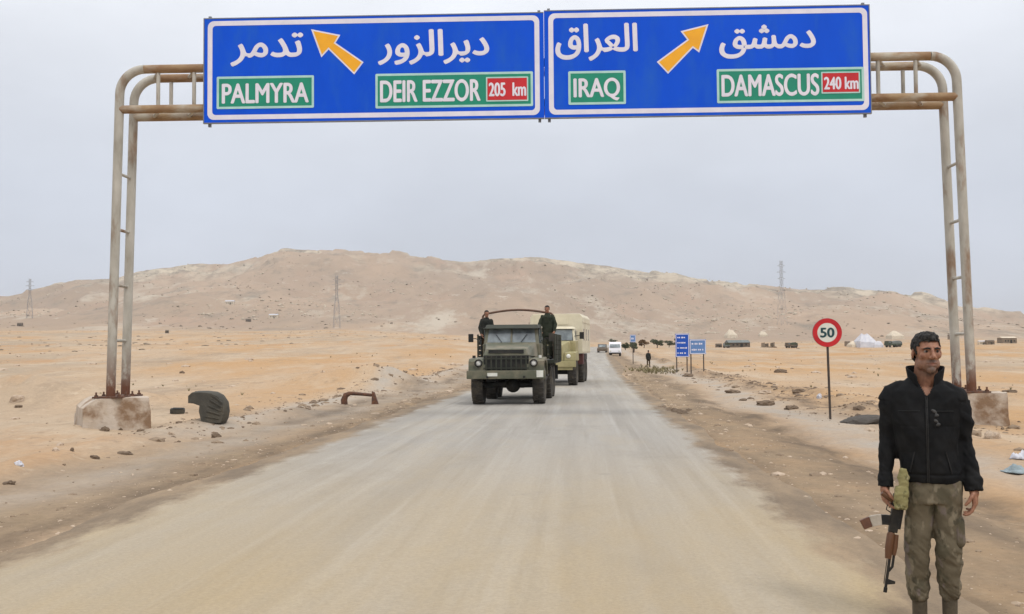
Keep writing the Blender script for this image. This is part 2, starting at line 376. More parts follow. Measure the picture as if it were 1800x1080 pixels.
# ------------------------------------------------------------------ ground
def ground_material():
    m = bpy.data.materials.new('desert ground'); m.use_nodes = True
    t, N, Lk, pos, noise, rng, mix, math_, attr = node_tools(m)
    b = t.nodes['Principled BSDF']; b.inputs['Roughness'].default_value = 0.95; b.inputs['Specular IOR Level'].default_value = 0.15
    orange, pale, grey = (0.425, 0.265, 0.135), (0.425, 0.315, 0.215), (0.335, 0.27, 0.20)
    c = mix(orange, pale, rng(noise(0.06, 7, 0.66, (1, 0.3, 1)), 0.40, 0.58))
    c = mix(c, grey, rng(noise(0.035, 8, 0.70, (0.8, 0.3, 1)), 0.49, 0.62, 0, 0.9))
    c = mix(c, (0.42, 0.235, 0.105), rng(noise(0.12, 7, 0.66, (1, 0.35, 1)), 0.54, 0.68, 0, 0.75))
    c = mix(c, (0.47, 0.375, 0.275), rng(noise(0.25, 8, 0.70, (1, 0.3, 1)), 0.51, 0.66, 0, 0.8))
    c = mix(c, (0.24, 0.185, 0.135), rng(noise(0.16, 9, 0.78, (1, 0.25, 1)), 0.55, 0.68, 0, 0.75))
    c = mix(c, (0.20, 0.165, 0.12), rng(noise(0.45, 9, 0.80, (1, 0.3, 1)), 0.58, 0.70, 0, 0.7))
    c = mix(c, (0.22, 0.165, 0.115), rng(noise(1.4, 8, 0.76), 0.55, 0.68, 0, 0.65))
    c = mix(c, (0.52, 0.42, 0.31), rng(noise(2.3, 7, 0.74), 0.57, 0.68, 0, 0.65))
    # bands beside the road (sh: 1 compacted shoulder, dk: dark edge soil and ruts, plus painted left bank shade, gy: grey track)
    dist = noise(0.8, 6, 0.65)
    sh = math_('MULTIPLY', attr('shoulder'), rng(dist, 0.25, 0.6, 0.55, 1.0))
    c = mix(c, mix((0.30, 0.22, 0.14), (0.20, 0.148, 0.10), rng(noise(1.3, 7, 0.68, (1, 0.4, 1)), 0.36, 0.66)), sh)
    gy = math_('MULTIPLY', attr('track'), rng(noise(0.6, 6, 0.65), 0.3, 0.6, 0.35, 1.0))
    c = mix(c, (0.37, 0.325, 0.275), gy)
    dk = math_('MULTIPLY', attr('dark'), rng(noise(1.1, 7, 0.7, (1, 0.35, 1)), 0.38, 0.62))
    c = mix(c, (0.135, 0.10, 0.07), math_('MULTIPLY', dk, 0.9))
    # hill
    hl = attr('hill')
    hs = (1, 0.22, 1.3)
    h = mix((0.405, 0.298, 0.215), (0.30, 0.23, 0.172), rng(noise(0.0045, 9, 0.7, hs), 0.40, 0.60))
    h = mix(h, (0.40, 0.28, 0.20), rng(noise(0.009, 7, 0.65, hs), 0.53, 0.66, 0, 0.75))
    h = mix(h, (0.47, 0.41, 0.33), rng(noise(0.014, 10, 0.76, hs), 0.53, 0.64, 0, 0.85))
    h = mix(h, (0.20, 0.175, 0.14), rng(noise(0.022, 10, 0.78, (1, 0.22, 1.8)), 0.54, 0.66, 0, 0.8))
    h = mix(h, (0.16, 0.14, 0.11), rng(noise(0.075, 6, 0.8, hs), 0.59, 0.68, 0, 0.75))
    h = mix(h, (0.56, 0.50, 0.42), rng(noise(0.055, 6, 0.8, (0.7, 0.22, 1.8)), 0.62, 0.70, 0, 0.8))
    h = mix(h, (0.0, 0.0, 0.0), 0.05)
    c = mix(c, h, hl)
    c = mix(c, mix((0.50, 0.43, 0.33), (0.20, 0.17, 0.135), rng(noise(0.03, 9, 0.8, (1, 0.2, 2.2)), 0.44, 0.56)), math_('MULTIPLY', attr('crag'), 0.9))
    # grain
    c = mix(c, (0.5, 0.5, 0.5), rng(noise(14, 6, 0.75), 0.2, 0.8, 0.32, 0.68), 'OVERLAY') if False else c
    g = rng(noise(9, 8, 0.8), 0.25, 0.75, 0.80, 1.16)
    q = N('ShaderNodeVectorMath', operation='SCALE'); Lk(c, q.inputs[0]); Lk(g, q.inputs['Scale'])
    Lk(q.outputs[0], b.inputs['Base Color'])
    bp = N('ShaderNodeBump'); bp.inputs['Strength'].default_value = 0.55; bp.inputs['Distance'].default_value = 0.03
    Lk(noise(7, 9, 0.78), bp.inputs['Height']); Lk(bp.outputs[0], b.inputs['Normal'])
    return m

def build_ground():
    az = np.concatenate([np.radians(np.arange(-180, -46, 3.0)), np.radians(np.linspace(-46, 46, 560)), np.radians(np.arange(49, 180, 3.0))])
    rr = np.concatenate([[0.05], np.geomspace(0.8, 60, 190), np.geomspace(61.5, 2400, 240), np.geomspace(2600, 9000, 8)])
    A, Q = np.meshgrid(az, rr)
    X, Y = Q * np.sin(A), Q * np.cos(A)
    Z = terrain(X, Y)
    na, nr_ = len(az), len(rr)
    vs = np.stack([X, Y, Z], -1).reshape(-1, 3)
    i, j = np.meshgrid(np.arange(nr_ - 1), np.arange(na), indexing='ij')
    j2 = (j + 1) % na
    fs = np.stack([i * na + j, (i + 1) * na + j, (i + 1) * na + j2, i * na + j2], -1).reshape(-1, 4)[:, ::-1]
    me = bpy.data.meshes.new('ground'); me.from_pydata(vs.tolist(), [], fs.tolist()); me.update()
    me.polygons.foreach_set('use_smooth', [True] * len(me.polygons))
    x, y = vs[:, 0], vs[:, 1]; l = lateral(x, y); r = np.hypot(x, y)
    near = 1 - sstep(150, 320, r)
    w = 0.5 * fbm(x / 2.5, y / 5.0, 21, 4)
    shL = sstep(ROAD_L + 0.2, ROAD_L - 0.3, l) * sstep(-8.2, -6.8, l + w)
    shR = sstep(ROAD_R - 0.2, ROAD_R + 0.3, l) * sstep(4.9, 3.6, l + w)
    trL = np.exp(-((l + 8.2 + w) / 0.8)**2) * sstep(17, 24, y) + 0.6 * np.exp(-((l + 6.6 + w) / 0.7)**2)
    trR = np.exp(-((l - 5.6 + w) / 1.0)**2) * sstep(9, 15, y) + sstep(8.5, 9.5, l + w) * sstep(20, 17, y) * 0.5
    dkL = 1.2 * np.exp(-((l + 5.15 + 0.4 * w) / 0.34)**2) + 0.9 * np.exp(-((l + 6.9 + w) / 0.35)**2) * sstep(20, 26, y)  # dark edge soil; outer band puts the bank's shade into the colour
    dkR = 1.25 * np.exp(-((l - 4.0 + 0.6 * w) / 0.5)**2) + 0.7 * np.exp(-((l - 2.55 + 0.4 * w) / 0.15)**2) + 1.1 * np.exp(-((l - 7.2 + 1.2 * w) / 0.6)**2) * sstep(18, 26, y)
    t = np.clip((r - R0 * 0.93) / (RC - R0), 0, 1.5)
    hill = sstep(-0.06, 0.16, (r - R0 * 0.93) / (RC - R0) + 0.06 * fbm(x / 60, y / 60, 2, 4))
    crag = sstep(0.78, 0.95, t) * (1 - sstep(1.02, 1.1, t)) * sstep(-0.25, 0.25, fbm(x / 120, y / 120, 9, 4))
    for nm, a in (('shoulder', (shL + shR) * near), ('track', np.clip(trL + trR, 0, 1) * near), ('dark', np.clip(dkL + dkR, 0, 1) * near), ('hill', hill), ('crag', crag)):
        at = me.attributes.new(nm, 'FLOAT', 'POINT'); at.data.foreach_set('value', a.astype(np.float32))
    return tag(link('ground', me, ground_material()), kind='structure')
build_ground()

def road_material():
    m = bpy.data.materials.new('dusty asphalt'); m.use_nodes = True
    t, N, Lk, pos, noise, rng, mix, math_, attr = node_tools(m)
    b = t.nodes['Principled BSDF']; b.inputs['Roughness'].default_value = 0.85; b.inputs['Specular IOR Level'].default_value = 0.25
    uv = N('ShaderNodeUVMap').outputs[0]         # u: metres across, v: metres along
    c = mix((0.29, 0.269, 0.239), (0.352, 0.329, 0.295), rng(noise(1.0, 7, 0.6, (1.3, 0.05, 1), uv), 0.38, 0.62))
    c = mix(c, (0.40, 0.38, 0.35), rng(noise(1.0, 6, 0.6, (3.2, 0.06, 1), uv), 0.52, 0.70, 0, 0.7))
    c = mix(c, (0.235, 0.212, 0.182), rng(noise(1.0, 7, 0.65, (2.2, 0.07, 1), uv), 0.54, 0.70, 0, 0.65))
    c = mix(c, (0.225, 0.205, 0.178), rng(noise(0.35, 8, 0.74, (1, 0.5, 1), uv), 0.52, 0.70, 0, 0.6))
    c = mix(c, (0.37, 0.31, 0.225), rng(noise(0.5, 8, 0.70, (1, 0.3, 1), uv), 0.50, 0.68, 0, 0.45))
    c = mix(c, (0.385, 0.285, 0.15), math_('MULTIPLY', attr('sand'), rng(noise(0.9, 7, 0.65, (1, 0.25, 1), uv), 0.25, 0.72, 0.4, 1.0)))
    ed = math_('MULTIPLY', attr('verge'), 1.0)
    c = mix(c, mix((0.30, 0.22, 0.14), (0.17, 0.128, 0.088), rng(noise(1.2, 7, 0.7, (1, 0.35, 1), uv), 0.35, 0.6)), rng(math_('ADD', ed, rng(noise(1.6, 8, 0.72, (1, 0.45, 1), uv), 0.25, 0.75, -0.45, 0.45)), 0.40, 0.78))
    c = mix(c, (0.235, 0.215, 0.185), rng(noise(0.7, 5, 0.55, (1, 0.8, 1), uv), 0.66, 0.72, 0, 0.5))
    c = mix(c, (0.50, 0.46, 0.39), rng(noise(1.1, 3, 0.5, (1, 0.5, 1), uv), 0.74, 0.78, 0, 0.6))
    g = rng(noise(30, 8, 0.85), 0.3, 0.7, 0.80, 1.16)
    q = N('ShaderNodeVectorMath', operation='SCALE'); Lk(c, q.inputs[0]); Lk(g, q.inputs['Scale'])
    Lk(q.outputs[0], b.inputs['Base Color'])
    bp = N('ShaderNodeBump'); bp.inputs['Strength'].default_value = 0.35; bp.inputs['Distance'].default_value = 0.01
    Lk(noise(22, 8, 0.75), bp.inputs['Height']); Lk(bp.outputs[0], b.inputs['Normal'])
    return m
def build_road():
    us = np.linspace(ROAD_L - 0.5, ROAD_R + 0.5, 42)
    ys = np.concatenate([np.linspace(-60, 0, 20), np.linspace(0.5, 60, 240), np.linspace(61, 420, 180)])
    U, Yv = np.meshgrid(us, ys)
    X = U + road_x(Yv); Yy = Yv
    e = 2 * (U - (ROAD_L + ROAD_R) / 2) / (ROAD_R - ROAD_L)
    Z = 0.02 * (1 - e**2) - 0.010 * np.exp(-((np.abs(e) - 0.5) / 0.16)**2) + 0.006 * fbm(U / 1.5, Yy / 3.0, 30, 3) - 0.02 * np.clip(np.abs(e) - 1, 0, 1)
    far = sstep(40, 80, np.hypot(X, Yy))
    base = terrain(road_x(Yy) + (ROAD_L + ROAD_R) / 2, Yy) + 0.06
    Z = Z + base * far
    na, nr_ = len(us), len(ys)
    vs = np.stack([X, Yy, Z], -1).reshape(-1, 3)
    i, j = np.meshgrid(np.arange(nr_ - 1), np.arange(na - 1), indexing='ij')
    fs = np.stack([i * na + j, i * na + j + 1, (i + 1) * na + j + 1, (i + 1) * na + j], -1).reshape(-1, 4)
    me = bpy.data.meshes.new('road'); me.from_pydata(vs.tolist(), [], fs.tolist()); me.update()
    me.polygons.foreach_set('use_smooth', [True] * len(me.polygons))
    uv = me.uv_layers.new(name='UVMap')
    idx = np.empty(len(me.loops), int); me.loops.foreach_get('vertex_index', idx)
    uvs = np.stack([U.reshape(-1), Yy.reshape(-1)], -1)[idx]
    uv.data.foreach_set('uv', uvs.reshape(-1).astype(np.float32))
    sand = np.clip(1 - sstep(5.0, 21.0, Yy), 0, 1) * 0.8 + 0.18 * sstep(0.72, 1.02, np.abs(e) + 0.10 * fbm(U / 2, Yy / 5.0, 33, 3))
    at = me.attributes.new('verge', 'FLOAT', 'POINT'); at.data.foreach_set('value', (sstep(0.74, 1.05, np.abs(e))).reshape(-1).astype(np.float32))
    at = me.attributes.new('sand', 'FLOAT', 'POINT'); at.data.foreach_set('value', np.clip(sand, 0, 1).reshape(-1).astype(np.float32))
    return tag(link('road', me, road_material()), kind='structure')
build_road()

# ------------------------------------------------------------------ haze
def build_haze():
    mb = MB(); mb.box((0, 1400, 110), (9000, 9000, 240))
    m = bpy.data.materials.new('dust haze'); m.use_nodes = True; t = m.node_tree
    t.nodes.remove(t.nodes['Principled BSDF'])
    v = t.nodes.new('ShaderNodeVolumePrincipled'); v.inputs['Color'].default_value = (0.95, 0.945, 0.955, 1); v.inputs['Density'].default_value = HAZE
    v.inputs['Anisotropy'].default_value = 0.2
    t.links.new(v.outputs[0], t.nodes['Material Output'].inputs['Volume'])
    return tag(mb.build('haze', m), kind='stuff')
HAZE = 0.00012
if HAZE > 0: build_haze()

# ------------------------------------------------------------------ the gantry over the road
GY = R(-1.9)
GO = Vector((0.48, 22.1, 0.0))
GX = Matrix.Translation(GO) @ Matrix.Rotation(GY, 4, 'Z')
GXI = GX.inverted()
def on_gantry(px, py, yl):                     # sight line to the gantry's own upright plane at local depth yl -> local (x, z)
    o = GXI @ ORG; d = (GXI.to_3x3() @ ray(px, py)); t = (yl - o.y) / d.y
    q = o + d * t; return (q.x, q.z)
def build_gantry():
    g = empty('sign_gantry', 'rusty pipe portal gantry spanning the whole road', 'gantry', GO, GY)
    D = 0.78; zt = 7.93; zl = 7.04; rp = 0.098; br = 0.55
    feet = {-1: (-9.26, 0.72), 1: (9.27, 0.72)}; lean = 0.15
    for fy in (0.0, D):
        for s in (-1, 1):
            xb, zb = feet[s]; xt = xb - s * lean
            pts = [(xb, fy, zb)]
            for k in range(1, 9):
                f_ = k / 8; pts.append((xb + (xt - xb) * f_, fy, zb + (zt - br - zb) * f_))
            for k in range(1, 10):
                a = k / 9 * PI / 2; pts.append((xt - s * br * (1 - math.cos(a)), fy, zt - br + br * math.sin(a)))
            MB().tube(pts, rp, 14).build('post', M['pipe'], g)
        MB().tube([(-9.26 + lean + br + 0.0 + 0.004 + k * (2 * (9.26 - lean - br) - 0.008) / 12, fy, zt) for k in range(13)], rp - 0.002, 14).build('top_beam', M['pipe_rusty'], g)
        MB().tube([(-9.14 + k * 18.28 / 12, fy, zl) for k in range(13)], rp * 0.95, 14).build('lower_beam', M['pipe_rusty'], g)
    for s in (-1, 1):
        xb, zb = feet[s]
        for z in (1.95, 3.17, 4.40, 5.64):
            x = xb - s * lean * (z - zb) / (zt - zb)
            MB().tube([(x, 0.09, z), (x, D - 0.09, z + 0.0)], 0.035, 8).build('rung', M['pipe'], g)
        for xx in (8.25, 7.45):
            for fy in (0.0, D):
                MB().tube([(s * xx, fy, zl + 0.08), (s * xx, fy, zt - 0.09)], 0.045, 8).build('strut', M['pipe'], g)
            for z in (zl, zt):
                MB().tube([(s * xx, 0.09, z), (s * (xx + 0.35), D - 0.09, z)], 0.04, 8).build('brace', M['pipe'], g)
        for x in (-5.5, -3.0, -0.6, 1.8, 4.2, 6.0):
            if s > 0: MB().tube([(x, D, zl + 0.08), (x, D, zt - 0.09)], 0.045, 8).build('strut', M['pipe'], g)
        bp = MB(); bp.box((xb, D / 2, zb - 0.005), (0.62, 1.25, 0.04)).build('base_plate', M['rust'], g, 0.006)
        for dx in (-0.25, 0.25):
            for dy in (-0.16, 0.22, 0.56, 0.94):
                b = MB(); b.lathe([(0.0, 0.09), (0.022, 0.09), (0.022, 0.0)], 8, 'z', (xb + dx, dy, zb + 0.015)); b.lathe([(0.0, 0.03), (0.045, 0.03), (0.045, 0.0)], 6, 'z', (xb + dx, dy, zb + 0.015), False)
                b.build('anchor_bolt', M['rust'], g)
    return g
build_gantry()

def text_mesh(body, box, y, m, name, parent, w=0.012):
    """Lettering as flat print, fitted to a box (x0, x1, zbottom, ztop) in the parent's upright plane; stroke weight from stacked copies."""
    c = bpy.data.curves.new('lettering', 'FONT'); c.body = body; c.resolution_u = 6
    o = bpy.data.objects.new('lettering', c); C.objects.link(o); bpy.context.view_layer.update()
    me = bpy.data.meshes.new_from_object(o.evaluated_get(bpy.context.evaluated_depsgraph_get()))
    bpy.data.objects.remove(o); bpy.data.curves.remove(c)
    n = len(me.vertices)
    co = np.empty(n * 3); me.vertices.foreach_get('co', co); co = co.reshape(-1, 3)
    mn, mxx = co.min(0), co.max(0)
    u = (co[:, 0] - mn[0]) / (mxx[0] - mn[0]); v = (co[:, 1] - mn[1]) / (mxx[1] - mn[1])
    par = list(range(n))
    def find(i):
        while par[i] != i: par[i] = par[par[i]]; i = par[i]
        return i
    for e in me.edges:
        p, q = find(e.vertices[0]), find(e.vertices[1])
        if p != q: par[p] = q
    roots = {}; isl = np.array([roots.setdefault(find(i), len(roots)) for i in range(n)])
    faces = [tuple(p.vertices) for p in me.polygons]
    vs, fs = [], []
    k = 0
    for dx, dz in ((0, 0), (-1, 0), (1, 0), (0, 1), (0, -1)):
        X = box[0] + w + u * (box[1] - box[0] - 2 * w) + dx * w
        Z = box[2] + w + v * (box[3] - box[2] - 2 * w) + dz * w * 0.7
        Y = y + 0.0004 * k + 0.00008 * isl
        fs += [tuple(i + k * n for i in f) for f in faces]; vs += list(zip(X, Y, Z)); k += 1
    bpy.data.meshes.remove(me)
    me = bpy.data.meshes.new('lettering'); me.from_pydata([tuple(map(float, q)) for q in vs], [], fs); me.update()
    bm = bmesh.new(); bm.from_mesh(me); bm.normal_update()
    for f in bm.faces:
        if f.normal.y > 0: f.normal_flip()
    bm.to_mesh(me); bm.free()
    return link(name, me, m, parent)
def rrect(x0, x1, z0, z1, r, n=6):
    pts = []
    for cx, cz, a0 in ((x1 - r, z1 - r, 0), (x0 + r, z1 - r, 90), (x0 + r, z0 + r, 180), (x1 - r, z0 + r, 270)):
        for k in range(n + 1):
            a = R(a0 + 90 * k / n); pts.append((cx + r * math.cos(a), cz + r * math.sin(a)))
    return pts
def flat_ring(mb, x0, x1, z0, z1, w, r, y):
    a = rrect(x0, x1, z0, z1, r); b = rrect(x0 + w, x1 - w, z0 + w, z1 - w, max(r - w * 0.6, 0.005)); n = len(a)
    mb.add([(q[0], y, q[1]) for q in a] + [(q[0], y, q[1]) for q in b], [(i, n + i, n + (i + 1) % n, (i + 1) % n) for i in range(n)])
def flat_poly(mb, pts, y): mb.add([(q[0], y, q[1]) for q in pts], [tuple(range(len(pts)))])
YB = -0.15
def SP(px, py): return on_gantry(px, py, YB)
def sbox(x0, x1, ytop, ybot):                  # a level box on the board from a tilted one in the photograph
    ym = (ytop + ybot) / 2
    a = SP(x0, ym); b = SP(x1, ym); t = SP((x0 + x1) / 2, ytop); q = SP((x0 + x1) / 2, ybot)
    return (a[0], b[0], q[1], t[1])
def build_sign(label, X0, X1, ZB, ZT, words, plates, reds, arrow, border, seam):
    s = empty('road_sign', label, 'road sign', GO, GY, 'blue direction boards on the gantry')
    bd = MB(); bd.mi = 0
    bd.box(((X0 + X1) / 2, YB + 0.03, (ZB + ZT) / 2), (X1 - X0, 0.06, ZT - ZB))
    o = bd.build('board', [M['sign_blue']], s, 0.006)
    rim = MB()                                   # thin aluminium edge, proud of the board
    e = 0.02
    for (x0, x1, z0, z1) in ((X0 - e, X0, ZB - e, ZT + e), (X1, X1 + e, ZB - e, ZT + e), (X0, X1, ZT, ZT + e), (X0, X1, ZB - e, ZB)):
        if (x0 if seam < 0 else x1) == (X0 - e if seam < 0 else X1 + e) and z1 - z0 > 1: continue
        rim.box(((x0 + x1) / 2, YB + 0.03, (z0 + z1) / 2), (x1 - x0, 0.07, z1 - z0))
    rim.build('edge_rim', M['sign_back'], s)
    bo = MB(); flat_ring(bo, *border, 0.105, 0.14, YB - 0.003); bo.build('border_line', M['sign_white'], s)
    for body, bx, off in words: text_mesh(body, sbox(*bx), YB - 0.006, M['sign_white'], 'arabic_lettering', s, 0.020)
    for body, pb, tb in plates:
        x0, x1, z0, z1 = sbox(*pb)
        a = MB(); flat_poly(a, rrect(x0 + 0.045, x1 - 0.045, z0 + 0.045, z1 - 0.045, 0.02, 3), YB - 0.004); pl = a.build('name_panel', M['sign_green'], s)
        a = MB(); flat_ring(a, x0, x1, z0, z1, 0.05, 0.03, YB - 0.006); a.build('panel_rim', M['sign_mint'], pl)
        text_mesh(body, sbox(*tb), YB - 0.0095, M['sign_white'], 'lettering', pl, 0.014)
    for body, pb, tb in reds:
        x0, x1, z0, z1 = sbox(*pb)
        a = MB(); flat_poly(a, rrect(x0, x1, z0, z1, 0.02, 3), YB - 0.010); pl = a.build('distance_panel', M['sign_red'], s)
        a = MB(); flat_ring(a, x0 - 0.02, x1 + 0.02, z0 - 0.02, z1 + 0.02, 0.028, 0.02, YB - 0.012); a.build('panel_rim', M['sign_mint'], pl)
        text_mesh(body, sbox(*tb), YB - 0.0145, M['sign_white'], 'lettering', pl, 0.010)
    pts = [SP(*q) for q in arrow]
    cx = sum(q[0] for q in pts) / len(pts); cz = sum(q[1] for q in pts) / len(pts)
    a = MB(); flat_poly(a, pts, YB - 0.008); ar = a.build('arrow', M['sign_yellow'], s)
    n = len(pts); big = []
    for i in range(n):                           # pale outline round the arrow
        p0, p1, p2 = Vector(pts[i - 1]), Vector(pts[i]), Vector(pts[(i + 1) % n])
        d1 = (p1 - p0).normalized(); d2 = (p2 - p1).normalized()
        n1 = Vector((d1.y, -d1.x)); n2 = Vector((d2.y, -d2.x)); nn = (n1 + n2); nn = nn / max(nn.dot(n1), 0.35)
        big.append(p1 + nn * 0.032)
    area = sum(pts[i - 1][0] * pts[i][1] - pts[i][0] * pts[i - 1][1] for i in range(n))
    if area < 0:
        big = [Vector(pts[i]) * 2 - big[i] for i in range(n)]
    a = MB(); flat_poly(a, [tuple(q) for q in big], YB - 0.005); a.build('arrow_outline', M['sign_white'], ar)
    for x in (X0 + 0.4, X1 - 0.4):               # brackets that clamp the board to the beams
        for z in (7.04, 7.93):
            MB().box((x, -0.05, z), (0.10, 0.085, 0.34)).build('bracket', M['rust'], s, 0.005)
    for x in (X0 + 0.1, X1 - 0.1):
        MB().box((x, YB + 0.09, (ZB + ZT) / 2), (0.06, 0.055, ZT - ZB + 0.16)).build('stiffener', M['sign_back'], s)
    return s
def px_arrow(pts, ox): return [(ox + x / 2.903, y / 2.903) for x, y in pts]
_l = SP(359, 124)[0]; _m = SP(956.5, 115)[0]; _r = SP(1529, 106)[0]
_t = SP(944, 22)[1]; _b = SP(944, 206.5)[1]
Lb = SP(365, 124)[0]; Lr = SP(948.5, 115)[0]; Rl = SP(964.5, 115)[0]; Rr = SP(1526, 106)[0]
build_sign('left half of the blue overhead board, naming Palmyra and Deir Ezzor', _l, _m - 0.004, _b - 0.01, _t - 0.015,
    [('\ufeae\ufee3\ufeaa\ufe97', (405, 533, 58, 117), 0.022), ('\ufead\ufeed\ufeb0\ufedf\ufe8d\ufeae\ufef3\ufea9', (664, 860, 51, 114), 0.022)],
    [('PALMYRA', (381, 552, 134, 191), (390, 543, 146, 182)), ('DEIR EZZOR', (660, 937, 128, 189), (668, 845, 140, 180))],
    [('205  km', (856, 927, 137, 177), (859, 925, 145, 170))],
    px_arrow([(612, 160), (738, 185), (716, 222), (858, 320), (820, 370), (690, 243), (656, 280)], 340), (Lb, Lr, _b + 0.05, _t - 0.065), 1)
build_sign('right half of the blue overhead board, naming Iraq and Damascus', _m + 0.004, _r, _b - 0.01, _t + 0.02,
    [('\ufed5\ufe8d\ufeae\ufecc\ufedf\ufe8d', (976, 1121, 41, 108), 0.022), ('\ufed6\ufeb8\ufee3\ufea9', (1264, 1434, 43, 103), 0.022)],
    [('IRAQ', (999, 1100, 125, 184), (1008, 1090, 137, 178)), ('DAMASCUS', (1260, 1519, 120, 180), (1268, 1440, 130, 170))],
    [('240 km', (1445, 1510, 128, 163), (1448, 1509, 135, 158))],
    px_arrow([(875, 135), (835, 257), (806, 236), (680, 367), (634, 318), (788, 205), (757, 165)], 940), (Rl, Rr, _b + 0.05, _t - 0.03), -1)

def footing(label, loc, rz, d, seed):
    w, dp, h = d
    bm = bmesh.new(); bmesh.ops.create_cube(bm, size=1.0)
    bmesh.ops.subdivide_edges(bm, edges=bm.edges, cuts=9, use_grid_fill=True)
    for v in bm.verts:
        v.co = Vector((v.co.x * w, v.co.y * dp, (v.co.z + 0.5) * h))
    P = np.array([v.co for v in bm.verts]) + seed
    n1 = fbm(P[:, 0] * 3, P[:, 1] * 3, P[:, 2] * 3, 4); n2 = fbm(P[:, 0] * 3 + 31, P[:, 1] * 3, P[:, 2] * 3, 4)
    for v, a, b in zip(bm.verts, n1, n2):
        k = 1 + 0.05 * max(0, 1 - v.co.z / h)
        v.co.x = v.co.x * k + 0.018 * a; v.co.y = v.co.y * k + 0.018 * b
        if v.co.x < -w * 0.34 and v.co.z > h * 0.55: v.co.z -= (-(v.co.x) - w * 0.34) * 0.9   # broken corner
        v.co.z += 0.012 * a
        if v.co.z < 0.05: v.co.z = -0.25
    me = bpy.data.meshes.new('concrete_footing'); bm.to_mesh(me); bm.free()
    o = link('concrete_footing', me, M['concrete']); o.location = loc; o.rotation_euler = (0, 0, rz)
    return tag(o, label, 'footing', 'concrete footings of the gantry')
pL = GX @ Vector((-9.26, 0.39, 0)); pR = GX @ Vector((9.27, 0.39, 0))
footing('whitewashed concrete block under the gantry posts beside the dark curved scrap', (pL.x - 0.12, pL.y, 0), R(30), (1.35, 1.25, 0.70), 3)
footing('sand coloured concrete block under the gantry posts behind the standing person', (pR.x + 0.15, pR.y, 0), R(-20), (1.25, 1.3, 0.70), 9)

# ------------------------------------------------------------------ military trucks
def wheel_parts(parent, x, y, rad, w, side):
    """tyre with tread lugs, and a dished rim, at a wheel position; side = +1 faces +x."""
    t = MB(); X = Matrix.Translation((x, y, rad))
    t.X = X
    hw = w / 2
    t.lathe([(rad * 0.55, -hw * 0.75), (rad * 0.86, -hw), (rad * 0.96, -hw * 0.86), (rad * 0.985, -hw * 0.4), (rad * 0.985, hw * 0.4), (rad * 0.96, hw * 0.86), (rad * 0.86, hw), (rad * 0.55, hw * 0.75), (rad * 0.55, -hw * 0.75)], 28, 'x')
    for k in range(22):
        a = 2 * PI * k / 22
        for sx in (-1, 1):
            aa = a + (PI / 22 if sx > 0 else 0)
            t.box((sx * hw * 0.48, rad * 0.985 * math.cos(aa), rad * 0.985 * math.sin(aa)), (hw * 0.86, 0.055, 0.05), (aa, 0, 0))
    ty = t.build('wheel', M['rubber'], parent)
    r = MB(); r.X = X; s = side
    r.lathe([(rad * 0.56, s * hw * 0.74), (rad * 0.52, s * hw * 0.45), (rad * 0.30, s * hw * 0.30), (rad * 0.24, s * hw * 0.75), (rad * 0.10, s * hw * 0.80), (0.001, s * hw * 0.80)], 20, 'x')
    r.build('rim', M['chassis'], ty)
    return ty

